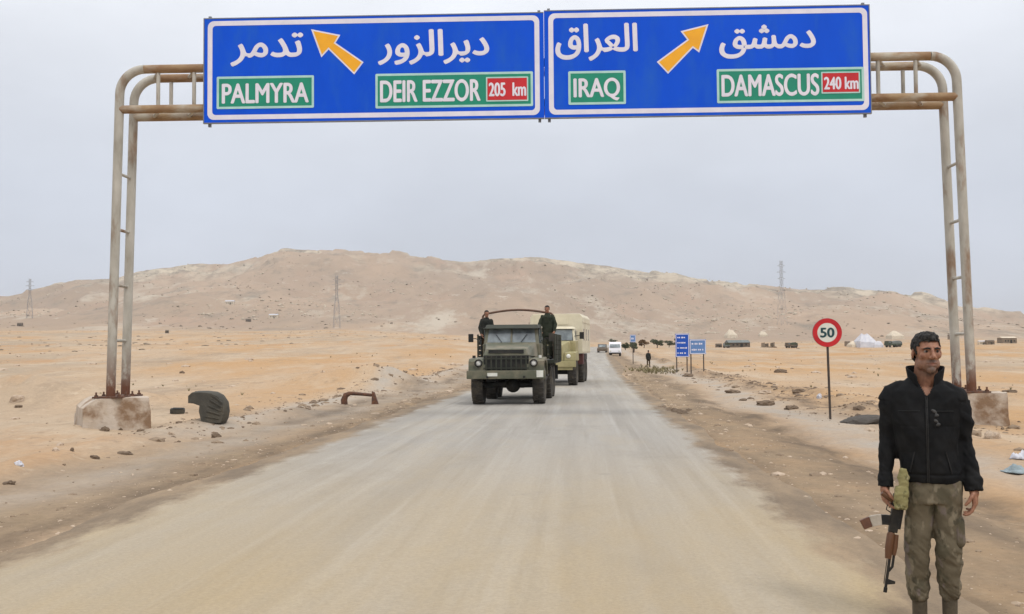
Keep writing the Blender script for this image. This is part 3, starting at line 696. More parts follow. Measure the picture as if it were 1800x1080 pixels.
def build_olive_truck():
    g = empty('military_truck', 'olive green army truck with open bed, driving towards the sign gantry', 'truck', TRUCK_A, TRUCK_A_RZ)
    ol = M['olive']
    # local: x to the picture's right, y away from the viewer (front bumper at y=0), z up
    m = MB(); m.box((-0.43, 3.6, 0.86), (0.10, 6.4, 0.2)); m.box((0.43, 3.6, 0.86), (0.10, 6.4, 0.2))
    for y in (0.5, 2.2, 3.9, 5.2, 6.6): m.box((0, y, 0.86), (0.76, 0.12, 0.16))
    m.build('chassis_frame', M['chassis'], g)
    b = MB(); b.prism([(-1.18, 0.80), (1.18, 0.80), (1.18, 1.05), (-1.18, 1.05)], -0.02, 0.10, 'y'); b.box((0, 0.12, 0.93), (2.3, 0.05, 0.10))
    bp = b.build('bumper', ol, g, 0.02)
    MB().box((1.02, -0.035, 0.95), (0.20, 0.02, 0.20)).build('white_panel', M['plate'], bp)
    MB().box((-0.40, -0.035, 0.93), (0.30, 0.02, 0.10)).build('number_plate', M['plate'], bp)
    for s in (-1, 1): MB().tube([(s * 0.55, -0.10, 0.86), (s * 0.55, 0.0, 0.86)], 0.035, 8).build('tow_hook', M['chassis'], bp)
    # fenders: flat-topped, over the front wheels
    for s in (-1, 1):
        f = MB(); pr = [(0.10, 1.02), (0.12, 1.30), (0.22, 1.40), (1.15, 1.44), (1.50, 1.30), (1.75, 1.02), (1.80, 0.85), (1.72, 0.85), (1.62, 1.04), (1.40, 1.24), (1.1, 1.34), (0.30, 1.32), (0.20, 1.24), (0.18, 1.02)]
        x0, x1 = (-1.14, -0.62) if s < 0 else (0.62, 1.14)
        n = len(pr); vs = [(x0, u, v) for u, v in pr] + [(x1, u, v) for u, v in pr]
        f.add(vs, [(i, (i + 1) % n, n + (i + 1) % n, n + i) for i in range(n)])
        for off in (0, n):
            f.add([vs[off + i] for i in range(n)], [(i, i + 1, n - 2 - i, n - 1 - i) for i in range(n // 2 - 1)])
        f.box(((x0 + x1) / 2, 0.15, 1.18), (x1 - x0, 0.06, 0.30))
        fe = f.build('fender', ol, g, 0.012)
        h = MB(); h.lathe([(0.001, -0.03), (0.06, -0.028), (0.085, -0.01), (0.09, 0.02)], 18, 'y', (s * 0.83, 0.09, 1.27)); hl = h.build('headlight', M['lamp'], g)
        h = MB(); h.lathe([(0.092, -0.03), (0.115, -0.03), (0.12, 0.09), (0.09, 0.10)], 18, 'y', (s * 0.83, 0.06, 1.27)); h.build('headlight_ring', M['chassis'], hl)
        h = MB(); h.tube([(s * 1.0, 0.35, 1.42), (s * 1.0, 0.35, 1.50)], 0.05, 10); h.build('marker_light', M['lamp'] if s > 0 else M['chassis'], fe)
    # grille with slats, radiator surround
    gr = MB(); gr.box((0, 0.14, 1.27), (1.36, 0.05, 0.46)); gq = gr.build('grille', M['chassis'], g, 0.01)
    for k in range(9):
        MB().box((-0.60 + k * 0.15, 0.095, 1.27), (0.045, 0.035, 0.42)).build('grille_bar', M['olive_dark'], gq)
    MB().box((0, 0.085, 1.40), (1.36, 0.03, 0.035)).build('grille_rail', M['olive_dark'], gq)
    MB().box((0, 0.085, 1.12), (1.36, 0.03, 0.035)).build('grille_rail', M['olive_dark'], gq)
    # hood: narrow in front, wider at the cowl, raised centre
    hd = MB()
    hd.hexa([(-0.70, 0.12, 1.49), (0.70, 0.12, 1.49), (0.86, 1.65, 1.42), (-0.86, 1.65, 1.42), (-0.60, 0.20, 1.70), (0.60, 0.20, 1.70), (0.80, 1.65, 1.90), (-0.80, 1.65, 1.90)])
    hd.hexa([(-0.68, 0.17, 1.05), (0.68, 0.17, 1.05), (0.80, 1.65, 1.05), (-0.80, 1.65, 1.05), (-0.68, 0.17, 1.488), (0.68, 0.17, 1.488), (0.80, 1.65, 1.41), (-0.80, 1.65, 1.41)])
    ho = hd.build('hood', ol, g, 0.03)
    MB().box((0, 0.118, 1.62), (1.06, 0.02, 0.10)).build('air_slot', M['chassis'], ho)
    # cab
    cb = MB()
    cb.hexa([(-0.90, 1.65, 1.00), (0.90, 1.65, 1.00), (0.90, 3.0, 1.00), (-0.90, 3.0, 1.00), (-0.90, 1.65, 1.86), (0.90, 1.65, 1.86), (0.90, 3.0, 1.86), (-0.90, 3.0, 1.86)])
    cab = cb.build('cab', ol, g, 0.03)
    for s in (-1, 1):                            # pillars and rear wall
        p = MB(); p.hexa([(s * 0.82 - 0.05, 1.68, 1.85), (s * 0.82 + 0.05, 1.68, 1.85), (s * 0.82 + 0.05, 1.76, 1.85), (s * 0.82 - 0.05, 1.76, 1.85),
                (s * 0.77 - 0.05, 1.86, 2.34), (s * 0.77 + 0.05, 1.86, 2.34), (s * 0.77 + 0.05, 1.94, 2.34), (s * 0.77 - 0.05, 1.94, 2.34)])
        p.build('window_pillar', ol, cab, 0.01); MB().box((s * 0.82, 2.90, 2.1), (0.12, 0.08, 0.5)).build('rear_pillar', ol, cab)
    MB().box((0, 1.765, 2.1), (0.05, 0.05, 0.50), (-0.36, 0, 0)).build('windscreen_divider', ol, cab); MB().box((0, 2.97, 2.1), (1.6, 0.05, 0.5)).build('cab_back', ol, cab)
    rf = MB(); rf.hexa([(-0.86, 1.74, 2.33), (0.86, 1.74, 2.33), (0.88, 3.02, 2.33), (-0.88, 3.02, 2.33), (-0.80, 1.88, 2.46), (0.80, 1.88, 2.46), (0.85, 2.95, 2.47), (-0.85, 2.95, 2.47)])
    rf.box((0, 1.71, 2.335), (1.8, 0.12, 0.03)); rf.build('cab_roof', M['olive_dark'], cab, 0.03)
    for s in (-1, 1):
        w = MB(); w.hexa([(s * 0.40 - 0.375, 1.70, 1.88), (s * 0.40 + 0.375, 1.70, 1.88), (s * 0.40 + 0.375, 1.715, 1.88), (s * 0.40 - 0.375, 1.715, 1.88),
                          (s * 0.385 - 0.355, 1.87, 2.32), (s * 0.385 + 0.355, 1.87, 2.32), (s * 0.385 + 0.355, 1.885, 2.32), (s * 0.385 - 0.355, 1.885, 2.32)])
        ws = w.build('windscreen_pane', M['glass'], cab)
        MB().tube([(s * 0.3, 1.69, 1.90), (s * 0.5, 1.76, 2.16)], 0.009, 6).build('wiper', M['black'], ws)
        MB().box((s * 0.868, 2.35, 2.09), (0.012, 1.0, 0.42)).build('side_window', M['glass'], cab)
        d = MB().box((s * 0.908, 2.3, 1.46), (0.02, 1.05, 0.74)).build('cab_door', ol, cab, 0.008)
        MB().box((s * 0.93, 2.72, 1.70), (0.03, 0.12, 0.03)).build('handle', M['chassis'], d)
        q = MB(); q.tube([(s * 0.95, 1.72, 1.95), (s * 1.12, 1.62, 2.02), (s * 1.24, 1.60, 2.02)], 0.014, 6); q.tube([(s * 1.24, 1.60, 2.02), (s * 1.24, 1.60, 2.12)], 0.012, 6); mi = q.build('mirror_arm', M['black'], cab)
        q = MB().box((s * 1.27, 1.60, 2.04), (0.16, 0.03, 0.26)).build('mirror', M['black'] if s < 0 else M['chassis'], mi, 0.01)
        MB().box((s * 0.97, 1.95, 0.86), (0.34, 0.75, 0.05)).build('running_board', M['chassis'], g)
    # bed
    bed = MB(); bed.box((0, 5.05, 1.26), (2.54, 3.7, 0.12))
    for y in (3.6, 4.6, 5.6, 6.6): bed.box((0, y, 1.14), (2.2, 0.12, 0.14))
    bd = bed.build('cargo_bed', M['olive_dark'], g, 0.01)
    for s in (-1, 1):
        for k in range(5):
            MB().box((s * 1.25, 5.05, 1.40 + k * 0.165), (0.035, 3.66, 0.145)).build('side_board', M['olive_dark'], bd, 0.005)
        for y in (3.3, 4.2, 5.1, 6.0, 6.8):
            MB().box((s * 1.275, y, 1.70), (0.05, 0.08, 0.95)).build('side_stake', M['olive_dark'], bd)
    for k in range(3): MB().box((0.2, 3.22, 1.40 + k * 0.165), (1.5, 0.035, 0.145)).build('front_board', M['olive_dark'], bd, 0.005)
    for k in range(4): MB().box((0, 6.88, 1.40 + k * 0.165), (2.44, 0.035, 0.145)).build('tailgate_board', M['olive_dark'], bd, 0.005)
    for y in (3.95, 6.7):
        pts = [(-1.20, y, 1.35), (-1.20, y, 2.6), (-1.19, y, 2.80)] + [(-1.12 + 2.24 * k / 12, y, 2.87 + 0.13 * math.sin(PI * k / 12)) for k in range(13)] + [(1.19, y, 2.80), (1.20, y, 2.6), (1.20, y, 1.35)]
        if y > 5: continue
        MB().tube(pts, 0.036, 8).build('tarpaulin_bow', M['wood'], bd)
    # underside
    a = MB(); a.tube([(-0.85, 0.95, 0.59), (-0.25, 0.95, 0.60), (0, 0.95, 0.60), (0.25, 0.95, 0.60), (0.85, 0.95, 0.59)], [0.08, 0.10, 0.10, 0.10, 0.08], 10)
    a.lathe([(0.001, -0.26), (0.16, -0.2), (0.23, 0.0), (0.16, 0.2), (0.001, 0.26)], 14, 'y', (0.12, 0.95, 0.58)); a.build('front_axle', M['chassis'], g)
    for y in (4.25, 5.55):
        a = MB(); a.tube([(-0.85, y, 0.59), (0.85, y, 0.59)], 0.09, 10); a.lathe([(0.001, -0.24), (0.16, -0.18), (0.22, 0.0), (0.16, 0.18), (0.001, 0.24)], 14, 'y', (0.1, y, 0.58)); a.build('rear_axle', M['chassis'], g)
    for s in (-1, 1):
        for y in (0.95, 4.25, 5.55): wheel_parts(g, s * 0.93, y, 0.585, 0.36, s)
        MB().tube([(s * 0.80, 2.6, 0.78), (s * 0.80, 3.4, 0.78)], 0.22, 14).build('fuel_tank', M['chassis'], g)
        MB().box((s * 1.0, 6.4, 0.85), (0.38, 0.02, 0.5)).build('mud_flap', M['black'], g)
    return g
TRUCK_A = Vector((-0.20, 30.55, 0.0)); TRUCK_A_RZ = R(-5.8)
build_olive_truck()

def build_tan_truck():
    g = empty('box_truck', 'cream box bodied truck following close behind the olive truck', 'truck', TRUCK_B, TRUCK_B_RZ)
    hd, tn = M['tan_hood'], M['tan']
    m = MB(); m.box((-0.43, 4.0, 0.95), (0.10, 7.2, 0.2)); m.box((0.43, 4.0, 0.95), (0.10, 7.2, 0.2)); m.build('chassis_frame', M['chassis'], g)
    b = MB(); b.box((0, 0.06, 1.0), (2.4, 0.14, 0.28)); b.box((0, 0.10, 0.80), (2.1, 0.10, 0.14)); b.build('bumper', hd, g, 0.02)
    for s in (-1, 1):
        f = MB(); f.hexa([(s * 0.93 - 0.27, 0.16, 1.14), (s * 0.93 + 0.27, 0.16, 1.14), (s * 0.93 + 0.27, 1.8, 1.14), (s * 0.93 - 0.27, 1.8, 1.14), (s * 0.93 - 0.25, 0.22, 1.50), (s * 0.93 + 0.25, 0.22, 1.50), (s * 0.93 + 0.27, 1.6, 1.56), (s * 0.93 - 0.27, 1.6, 1.56)])
        f.build('fender', hd, g, 0.03)
        h = MB(); h.lathe([(0.001, -0.03), (0.07, -0.028), (0.10, 0.0), (0.10, 0.03)], 16, 'y', (s * 0.86, 0.17, 1.34)); h.build('headlight', M['lamp'], g)
    MB().box((0, 0.17, 1.42), (1.2, 0.05, 0.60)).build('grille', M['tan_hood'], g, 0.01)
    for k in range(7): MB().box((0, 0.135, 1.2 + 0.075 * k), (1.1, 0.02, 0.03)).build('grille_bar', M['chassis'], g)
    h = MB(); h.hexa([(-0.66, 0.2, 1.15), (0.66, 0.2, 1.15), (0.85, 1.75, 1.15), (-0.85, 1.75, 1.15), (-0.58, 0.28, 1.86), (0.58, 0.28, 1.86), (0.82, 1.75, 2.04), (-0.82, 1.75, 2.04)]); h.build('hood', hd, g, 0.05)
    c = MB(); c.hexa([(-1.05, 1.75, 1.1), (1.05, 1.75, 1.1), (1.05, 3.1, 1.1), (-1.05, 3.1, 1.1), (-1.05, 1.75, 2.04), (1.05, 1.75, 2.04), (1.05, 3.1, 2.04), (-1.05, 3.1, 2.04)]); cab = c.build('cab', hd, g, 0.03)
    c = MB()
    for s in (-1, 1): c.hexa([(s * 0.99 - 0.05, 1.77, 2.03), (s * 0.99 + 0.05, 1.77, 2.03), (s * 0.99 + 0.05, 3.08, 2.03), (s * 0.99 - 0.05, 3.08, 2.03), (s * 0.93 - 0.05, 1.92, 2.60), (s * 0.93 + 0.05, 1.92, 2.60), (s * 0.93 + 0.05, 3.08, 2.60), (s * 0.93 - 0.05, 3.08, 2.60)])
    c.box((0, 3.0, 2.32), (1.8, 0.06, 0.56)); c.build('cab_sides', tn, cab)
    c = MB(); c.hexa([(-1.0, 1.82, 2.59), (1.0, 1.82, 2.59), (1.0, 3.1, 2.59), (-1.0, 3.1, 2.59), (-0.9, 1.95, 2.70), (0.9, 1.95, 2.70), (0.9, 3.05, 2.70), (-0.9, 3.05, 2.70)]); c.build('cab_roof', tn, cab, 0.03)
    for s in (-1, 1):
        w = MB(); w.hexa([(s * 0.46 - 0.44, 1.79, 2.06), (s * 0.46 + 0.44, 1.79, 2.06), (s * 0.46 + 0.44, 1.81, 2.06), (s * 0.46 - 0.44, 1.81, 2.06), (s * 0.45 - 0.43, 1.93, 2.57), (s * 0.45 + 0.43, 1.93, 2.57), (s * 0.45 + 0.43, 1.95, 2.57), (s * 0.45 - 0.43, 1.95, 2.57)]); w.build('windscreen_pane', M['glass'], cab)
        MB().box((s * 1.035, 2.4, 2.3), (0.012, 0.9, 0.44)).build('side_window', M['glass'], cab)
        q = MB(); q.tube([(s * 1.0, 1.8, 2.25), (s * 1.3, 1.7, 2.3)], 0.015, 6); q.box((s * 1.34, 1.7, 2.28), (0.2, 0.04, 0.32)); q.build('mirror', M['black'], cab)
    # insulated box body with chamfered roof edges
    x = MB(); pr = [(-1.25, 1.45), (1.25, 1.45), (1.25, 3.18), (1.12, 3.34), (-1.12, 3.34), (-1.25, 3.18)]; x.prism(pr, 3.25, 8.2, 'y'); bx = x.build('box_body', tn, g, 0.03)
    for y in (4.1, 5.6, 7.1): MB().box((1.256, y, 2.35), (0.02, 0.62, 0.55)).build('body_window', M['glass'], bx, 0.004)
    for z in (1.55, 2.95): MB().box((1.258, 5.7, z), (0.02, 4.9, 0.06)).build('body_rib', tn, bx)
    MB().box((0, 3.235, 2.98), (1.1, 0.03, 0.32)).build('front_hatch', M['tan'], bx, 0.008)
    for s in (-1, 1):
        MB().box((s * 1.08, 3.75, 1.18), (0.34, 0.8, 0.50)).build('tool_box', M['red_brown'], g, 0.02)
        MB().box((s * 1.08, 5.5, 1.28), (0.30, 1.6, 0.30)).build('side_locker', M['chassis'], g, 0.02)
        for y in (1.0, 5.0, 6.4): wheel_parts(g, s * 0.98, y, 0.62, 0.40, s)
    for y in (1.0, 5.0, 6.4): MB().tube([(-0.9, y, 0.62), (0.9, y, 0.62)], 0.10, 10).build('axle', M['chassis'], g)
    return g
TRUCK_B = Vector((1.62, 45.6, tz(1.9, 46.0) + 0.05)); TRUCK_B_RZ = R(-8.5)
build_tan_truck()

# ------------------------------------------------------------------ people
class Blob:
    """Closed shapes gathered in one mesh and fused into one continuous skin by a voxel remesh."""
    def __init__(s): s.bm = bmesh.new()
    def ell(s, c, r, rot=(0, 0, 0), seg=20):
        X = Matrix.Translation(c) @ Euler(rot).to_matrix().to_4x4() @ Matrix.Diagonal((*r, 1))
        bmesh.ops.create_uvsphere(s.bm, u_segments=seg, v_segments=seg // 2, radius=1.0, matrix=X); return s
    def cap(s, p0, r0, p1, r1, n=14):
        p0, p1 = Vector(p0), Vector(p1); d = p1 - p0; L = d.length; q = d.to_track_quat('Z', 'Y')
        rings = []
        for k in range(5): a = -PI / 2 + (PI / 2) * k / 5; rings.append((r0 * math.sin(a), r0 * math.cos(a)))
        for k in range(1, 6): a = PI / 2 * k / 5; rings.append((L + r1 * math.sin(a), r1 * math.cos(a)))
        rings.insert(5, (0, r0)); rings.insert(6, (L, r1))
        return s._rings([(p0 + q @ Vector((0, 0, h)), q, max(rr, 1e-4), max(rr, 1e-4)) for h, rr in rings], n)
    def chain(s, pts, rs):
        for i in range(len(pts) - 1): s.cap(pts[i], rs[i], pts[i + 1], rs[i + 1])
        return s
    def loft(s, rings, n=28, pw=2.3):              # rings: (x, y, z, rx, ry)
        vs = []
        for (x, y, z, rx, ry) in rings:
            for k in range(n):
                a = 2 * PI * k / n; ca, sa = math.cos(a), math.sin(a)
                vs.append((x + rx * math.copysign(abs(ca)**(2 / pw), ca), y + ry * math.copysign(abs(sa)**(2 / pw), sa), z))
        return s._mesh(vs, len(rings), n)
    def _rings(s, rings, n):
        vs = []
        for (c, q, rx, ry) in rings:
            for k in range(n): a = 2 * PI * k / n; vs.append(c + q @ Vector((rx * math.cos(a), ry * math.sin(a), 0)))
        return s._mesh(vs, len(rings), n)
    def _mesh(s, vs, m, n):
        V = [s.bm.verts.new(v) for v in vs]
        for i in range(m - 1):
            for k in range(n): s.bm.faces.new((V[i * n + k], V[i * n + (k + 1) % n], V[(i + 1) * n + (k + 1) % n], V[(i + 1) * n + k]))
        s.bm.faces.new(V[:n][::-1]); s.bm.faces.new(V[(m - 1) * n:]); return s
    def fuse(s, name, voxel, smooth=2):
        bmesh.ops.recalc_face_normals(s.bm, faces=s.bm.faces)
        me = bpy.data.meshes.new(name); s.bm.to_mesh(me); s.bm.free()
        o = bpy.data.objects.new(name, me); C.objects.link(o)
        r = o.modifiers.new('r', 'REMESH'); r.mode = 'VOXEL'; r.voxel_size = voxel; r.use_smooth_shade = True
        if smooth: q = o.modifiers.new('s', 'SMOOTH'); q.iterations = smooth; q.factor = 0.5
        bpy.context.view_layer.update()
        out = bpy.data.meshes.new_from_object(o.evaluated_get(bpy.context.evaluated_depsgraph_get())); out.name = name
        bpy.data.objects.remove(o); bpy.data.meshes.remove(me)
        return out
def vco(me):
    a = np.empty(len(me.vertices) * 3, np.float32); me.vertices.foreach_get('co', a); return a.reshape(-1, 3).astype(float)
def vno(me):
    a = np.empty(len(me.vertices) * 3, np.float32); me.vertex_normals.foreach_get('vector', a); return a.reshape(-1, 3).astype(float)
def setco(me, a): me.vertices.foreach_set('co', a.astype(np.float32).reshape(-1)); me.update()
def cut_faces(me, keep):
    """delete the vertices for which keep is False"""
    bm = bmesh.new(); bm.from_mesh(me); bm.verts.ensure_lookup_table()
    bmesh.ops.delete(bm, geom=[bm.verts[i] for i in np.nonzero(~keep)[0]], context='VERTS')
    bm.to_mesh(me); bm.free(); me.update()
def fattr(me, nm, a): at = me.attributes.new(nm, 'FLOAT', 'POINT'); at.data.foreach_set('value', np.asarray(a, np.float32))

def skin_material():
    m = bpy.data.materials.new('tanned skin'); m.use_nodes = True
    t, N, Lk, pos, noise, rng, mix, math_, attr = node_tools(m); b = t.nodes['Principled BSDF']
    co = N('ShaderNodeTexCoord').outputs['Object']
    c = mix((0.33, 0.16, 0.095), (0.22, 0.10, 0.062), rng(noise(38, 5, 0.6, src=co), 0.35, 0.65))
    c = mix(c, (0.085, 0.075, 0.066), math_('MULTIPLY', attr('stubble'), rng(noise(260, 3, 0.6, src=co), 0.3, 0.6, 0.45, 1.0)))
    c = mix(c, (0.30, 0.11, 0.085), attr('lips'))
    Lk(c, b.inputs['Base Color']); b.inputs['Roughness'].default_value = 0.52; b.inputs['Specular IOR Level'].default_value = 0.35
    b.inputs['Subsurface Weight'].default_value = 0.06; b.inputs['Subsurface Radius'].default_value = (0.01, 0.004, 0.002)
    return m
def cloth_material(name, c1, c2, blot=None, weave=900, rough=0.85, sc=7.0):
    m = bpy.data.materials.new(name); m.use_nodes = True
    t, N, Lk, pos, noise, rng, mix, math_, attr = node_tools(m); b = t.nodes['Principled BSDF']
    co = N('ShaderNodeTexCoord').outputs['Object']
    c = mix(c1, c2, rng(noise(sc, 6, 0.62, src=co), 0.40, 0.60))
    if blot:
        for k, (cc, s_, a_) in enumerate(blot): c = mix(c, cc, rng(noise(s_, 3, 0.5, (1.3, 1.3, 0.8), src=co), a_, a_ + 0.06, 0, 0.85))
    Lk(c, b.inputs['Base Color']); b.inputs['Roughness'].default_value = rough; b.inputs['Specular IOR Level'].default_value = 0.12
    b.inputs['Sheen Weight'].default_value = 0.0; b.inputs['Sheen Roughness'].default_value = 0.5
    bp = N('ShaderNodeBump'); bp.inputs['Strength'].default_value = 0.25; bp.inputs['Distance'].default_value = 0.004
    Lk(noise(60, 6, 0.7, src=co), bp.inputs['Height']); Lk(bp.outputs[0], b.inputs['Normal'])
    return m
M['skin'] = skin_material()
M['jacket'] = cloth_material('black jacket cloth', (0.008, 0.0085, 0.0095), (0.014, 0.014, 0.0145))
M['camo'] = cloth_material('olive camouflage cloth', (0.105, 0.087, 0.058), (0.132, 0.11, 0.075), [((0.085, 0.075, 0.05), 8, 0.53), ((0.20, 0.17, 0.12), 11, 0.56), ((0.065, 0.058, 0.04), 14, 0.60), ((0.16, 0.13, 0.115), 9, 0.6)])
M['camo_pale'] = cloth_material('pale camouflage cloth', (0.21, 0.19, 0.085), (0.26, 0.23, 0.11), [((0.10, 0.095, 0.045), 22, 0.56), ((0.33, 0.29, 0.17), 26, 0.62)])
M['hair'] = cloth_material('short black hair', (0.010, 0.009, 0.0085), (0.040, 0.038, 0.036), sc=90, rough=0.6)
M['boot'] = mat('worn suede boot', (0.10, 0.078, 0.05), (0.07, 0.055, 0.036), 12, 0.85, bump=0.3)
M['zip'] = mat('dull zip metal', (0.022, 0.022, 0.022), (0.015, 0.015, 0.015), 60, 0.5)
M['seam'] = mat('jacket seam piping', (0.013, 0.013, 0.0135), rough=0.8)
M['grey_patch'] = mat('mottled grey', (0.07, 0.07, 0.07), (0.03, 0.03, 0.03), 40, 0.8)
M['eye'] = mat('eye white', (0.26, 0.21, 0.18), rough=0.3)
M['iris'] = mat('dark iris', (0.02, 0.012, 0.01), rough=0.2)
M['gun_metal'] = mat('blued gun steel', (0.022, 0.022, 0.022), (0.04, 0.036, 0.03), 14, 0.42, 0.6)
M['gun_wood'] = mat('brown lacquered wood', (0.12, 0.052, 0.022), (0.08, 0.034, 0.016), 16, 0.45, stretch=(1, 1, 0.2))
M['orange_wood'] = mat('red brown magazine', (0.13, 0.055, 0.03), (0.09, 0.04, 0.024), 20, 0.5)
M['tape'] = mat('white tape', (0.40, 0.35, 0.29), (0.31, 0.27, 0.22), 20, 0.6)
M['coat_dark'] = cloth_material('dark green field coat', (0.026, 0.032, 0.022), (0.04, 0.045, 0.03))
M['coat_black'] = cloth_material('dark field coat', (0.02, 0.022, 0.02), (0.032, 0.032, 0.028))
M['trouser_brown'] = cloth_material('brown field trousers', (0.07, 0.042, 0.02), (0.05, 0.034, 0.02))
M['trouser_green'] = cloth_material('green field trousers', (0.045, 0.05, 0.032), (0.06, 0.062, 0.042))

def head_shapes(b, hc, yaw, k=1.0, detail=True):
    Rz = Matrix.Rotation(yaw, 3, 'Z')
    def P(x, y, z): return Vector(hc) + Rz @ Vector((x * k, y * k, z * k))
    def e(c, r, rot=(0, 0, 0)): b.ell(P(*c), tuple(q * k for q in r), (rot[0], rot[1], rot[2] + yaw))
    e((0, 0.012, 0.040), (0.074, 0.094, 0.080)); e((0, -0.030, 0.010), (0.063, 0.062, 0.085))
    e((0, -0.035, -0.052), (0.053, 0.052, 0.054)); e((0, -0.064, -0.088), (0.027, 0.025, 0.024))
    if detail:
        b.cap(P(0, -0.090, 0.022), 0.010 * k, P(0, -0.112, -0.016), 0.013 * k)
        for s in (-1, 1):
            e((s * 0.013, -0.100, -0.021), (0.010, 0.012, 0.009)); e((s * 0.040, -0.062, -0.008), (0.021, 0.019, 0.020))
            b.cap(P(s * 0.012, -0.086, 0.036), 0.011 * k, P(s * 0.046, -0.070, 0.033), 0.011 * k)
            e((s * 0.077, 0.008, 0.000), (0.008, 0.018, 0.027), (0.15, 0, s * 0.25)); e((s * 0.044, -0.022, -0.056), (0.020, 0.034, 0.034))
        b.cap(P(-0.018, -0.080, -0.052), 0.008 * k, P(0.018, -0.080, -0.052), 0.008 * k); b.cap(P(-0.015, -0.078, -0.064), 0.009 * k, P(0.015, -0.078, -0.064), 0.009 * k)
    return P

def hand(b, wrist, palm, fdir, normal, side, curl=0.5, k=1.0):
    """palm as flattened lump with five separate bent fingers; fdir = finger direction, normal = palm side, side = towards the thumb"""
    w, p = Vector(wrist), Vector(palm); f = Vector(fdir).normalized(); n = Vector(normal).normalized(); s = Vector(side).normalized()
    b.chain([w, w.lerp(p, 0.6)], [0.027 * k, 0.026 * k])
    for q in (-1, -0.33, 0.33, 1):
        o = s * (q * 0.026 * k); b.chain([w.lerp(p, 0.35) + o * 0.5, p + o * 0.9, p + o + f * 0.032 * k], [0.016 * k, 0.0145 * k, 0.0115 * k])
    for i, (q, L) in enumerate(((1.05, 0.070), (0.36, 0.078), (-0.34, 0.073), (-1.0, 0.058))):
        root = p + s * (q * 0.026 * k) + f * 0.036 * k; pts = [root]; d = f.copy(); a = curl * (0.75 + 0.12 * i)
        for seg, fr in ((0, 0.46), (1, 0.31), (2, 0.25)):
            d = (d * math.cos(a) + n * math.sin(a)).normalized() if seg else (f * math.cos(a * 0.7) + n * math.sin(a * 0.7)).normalized()
            if seg:
                t_ = a * (seg + 0.7); d = (f * math.cos(t_) + n * math.sin(t_)).normalized()
            pts.append(pts[-1] + d * L * fr * 1.15 * k)
        b.chain(pts, [0.0100 * k, 0.0092 * k, 0.0086 * k, 0.0072 * k])
    t0 = p + s * 0.026 * k - f * 0.030 * k; t1 = t0 + (s * 0.75 + f * 0.75 + n * 0.35).normalized() * 0.034 * k; t2 = t1 + (f * 0.95 + n * 0.5 + s * 0.1).normalized() * 0.030 * k
    t3 = t2 + (f * 0.8 + n * 0.75 - s * 0.15).normalized() * 0.024 * k
    b.chain([t0, t1, t2, t3], [0.0145 * k, 0.012 * k, 0.0108 * k, 0.0085 * k])

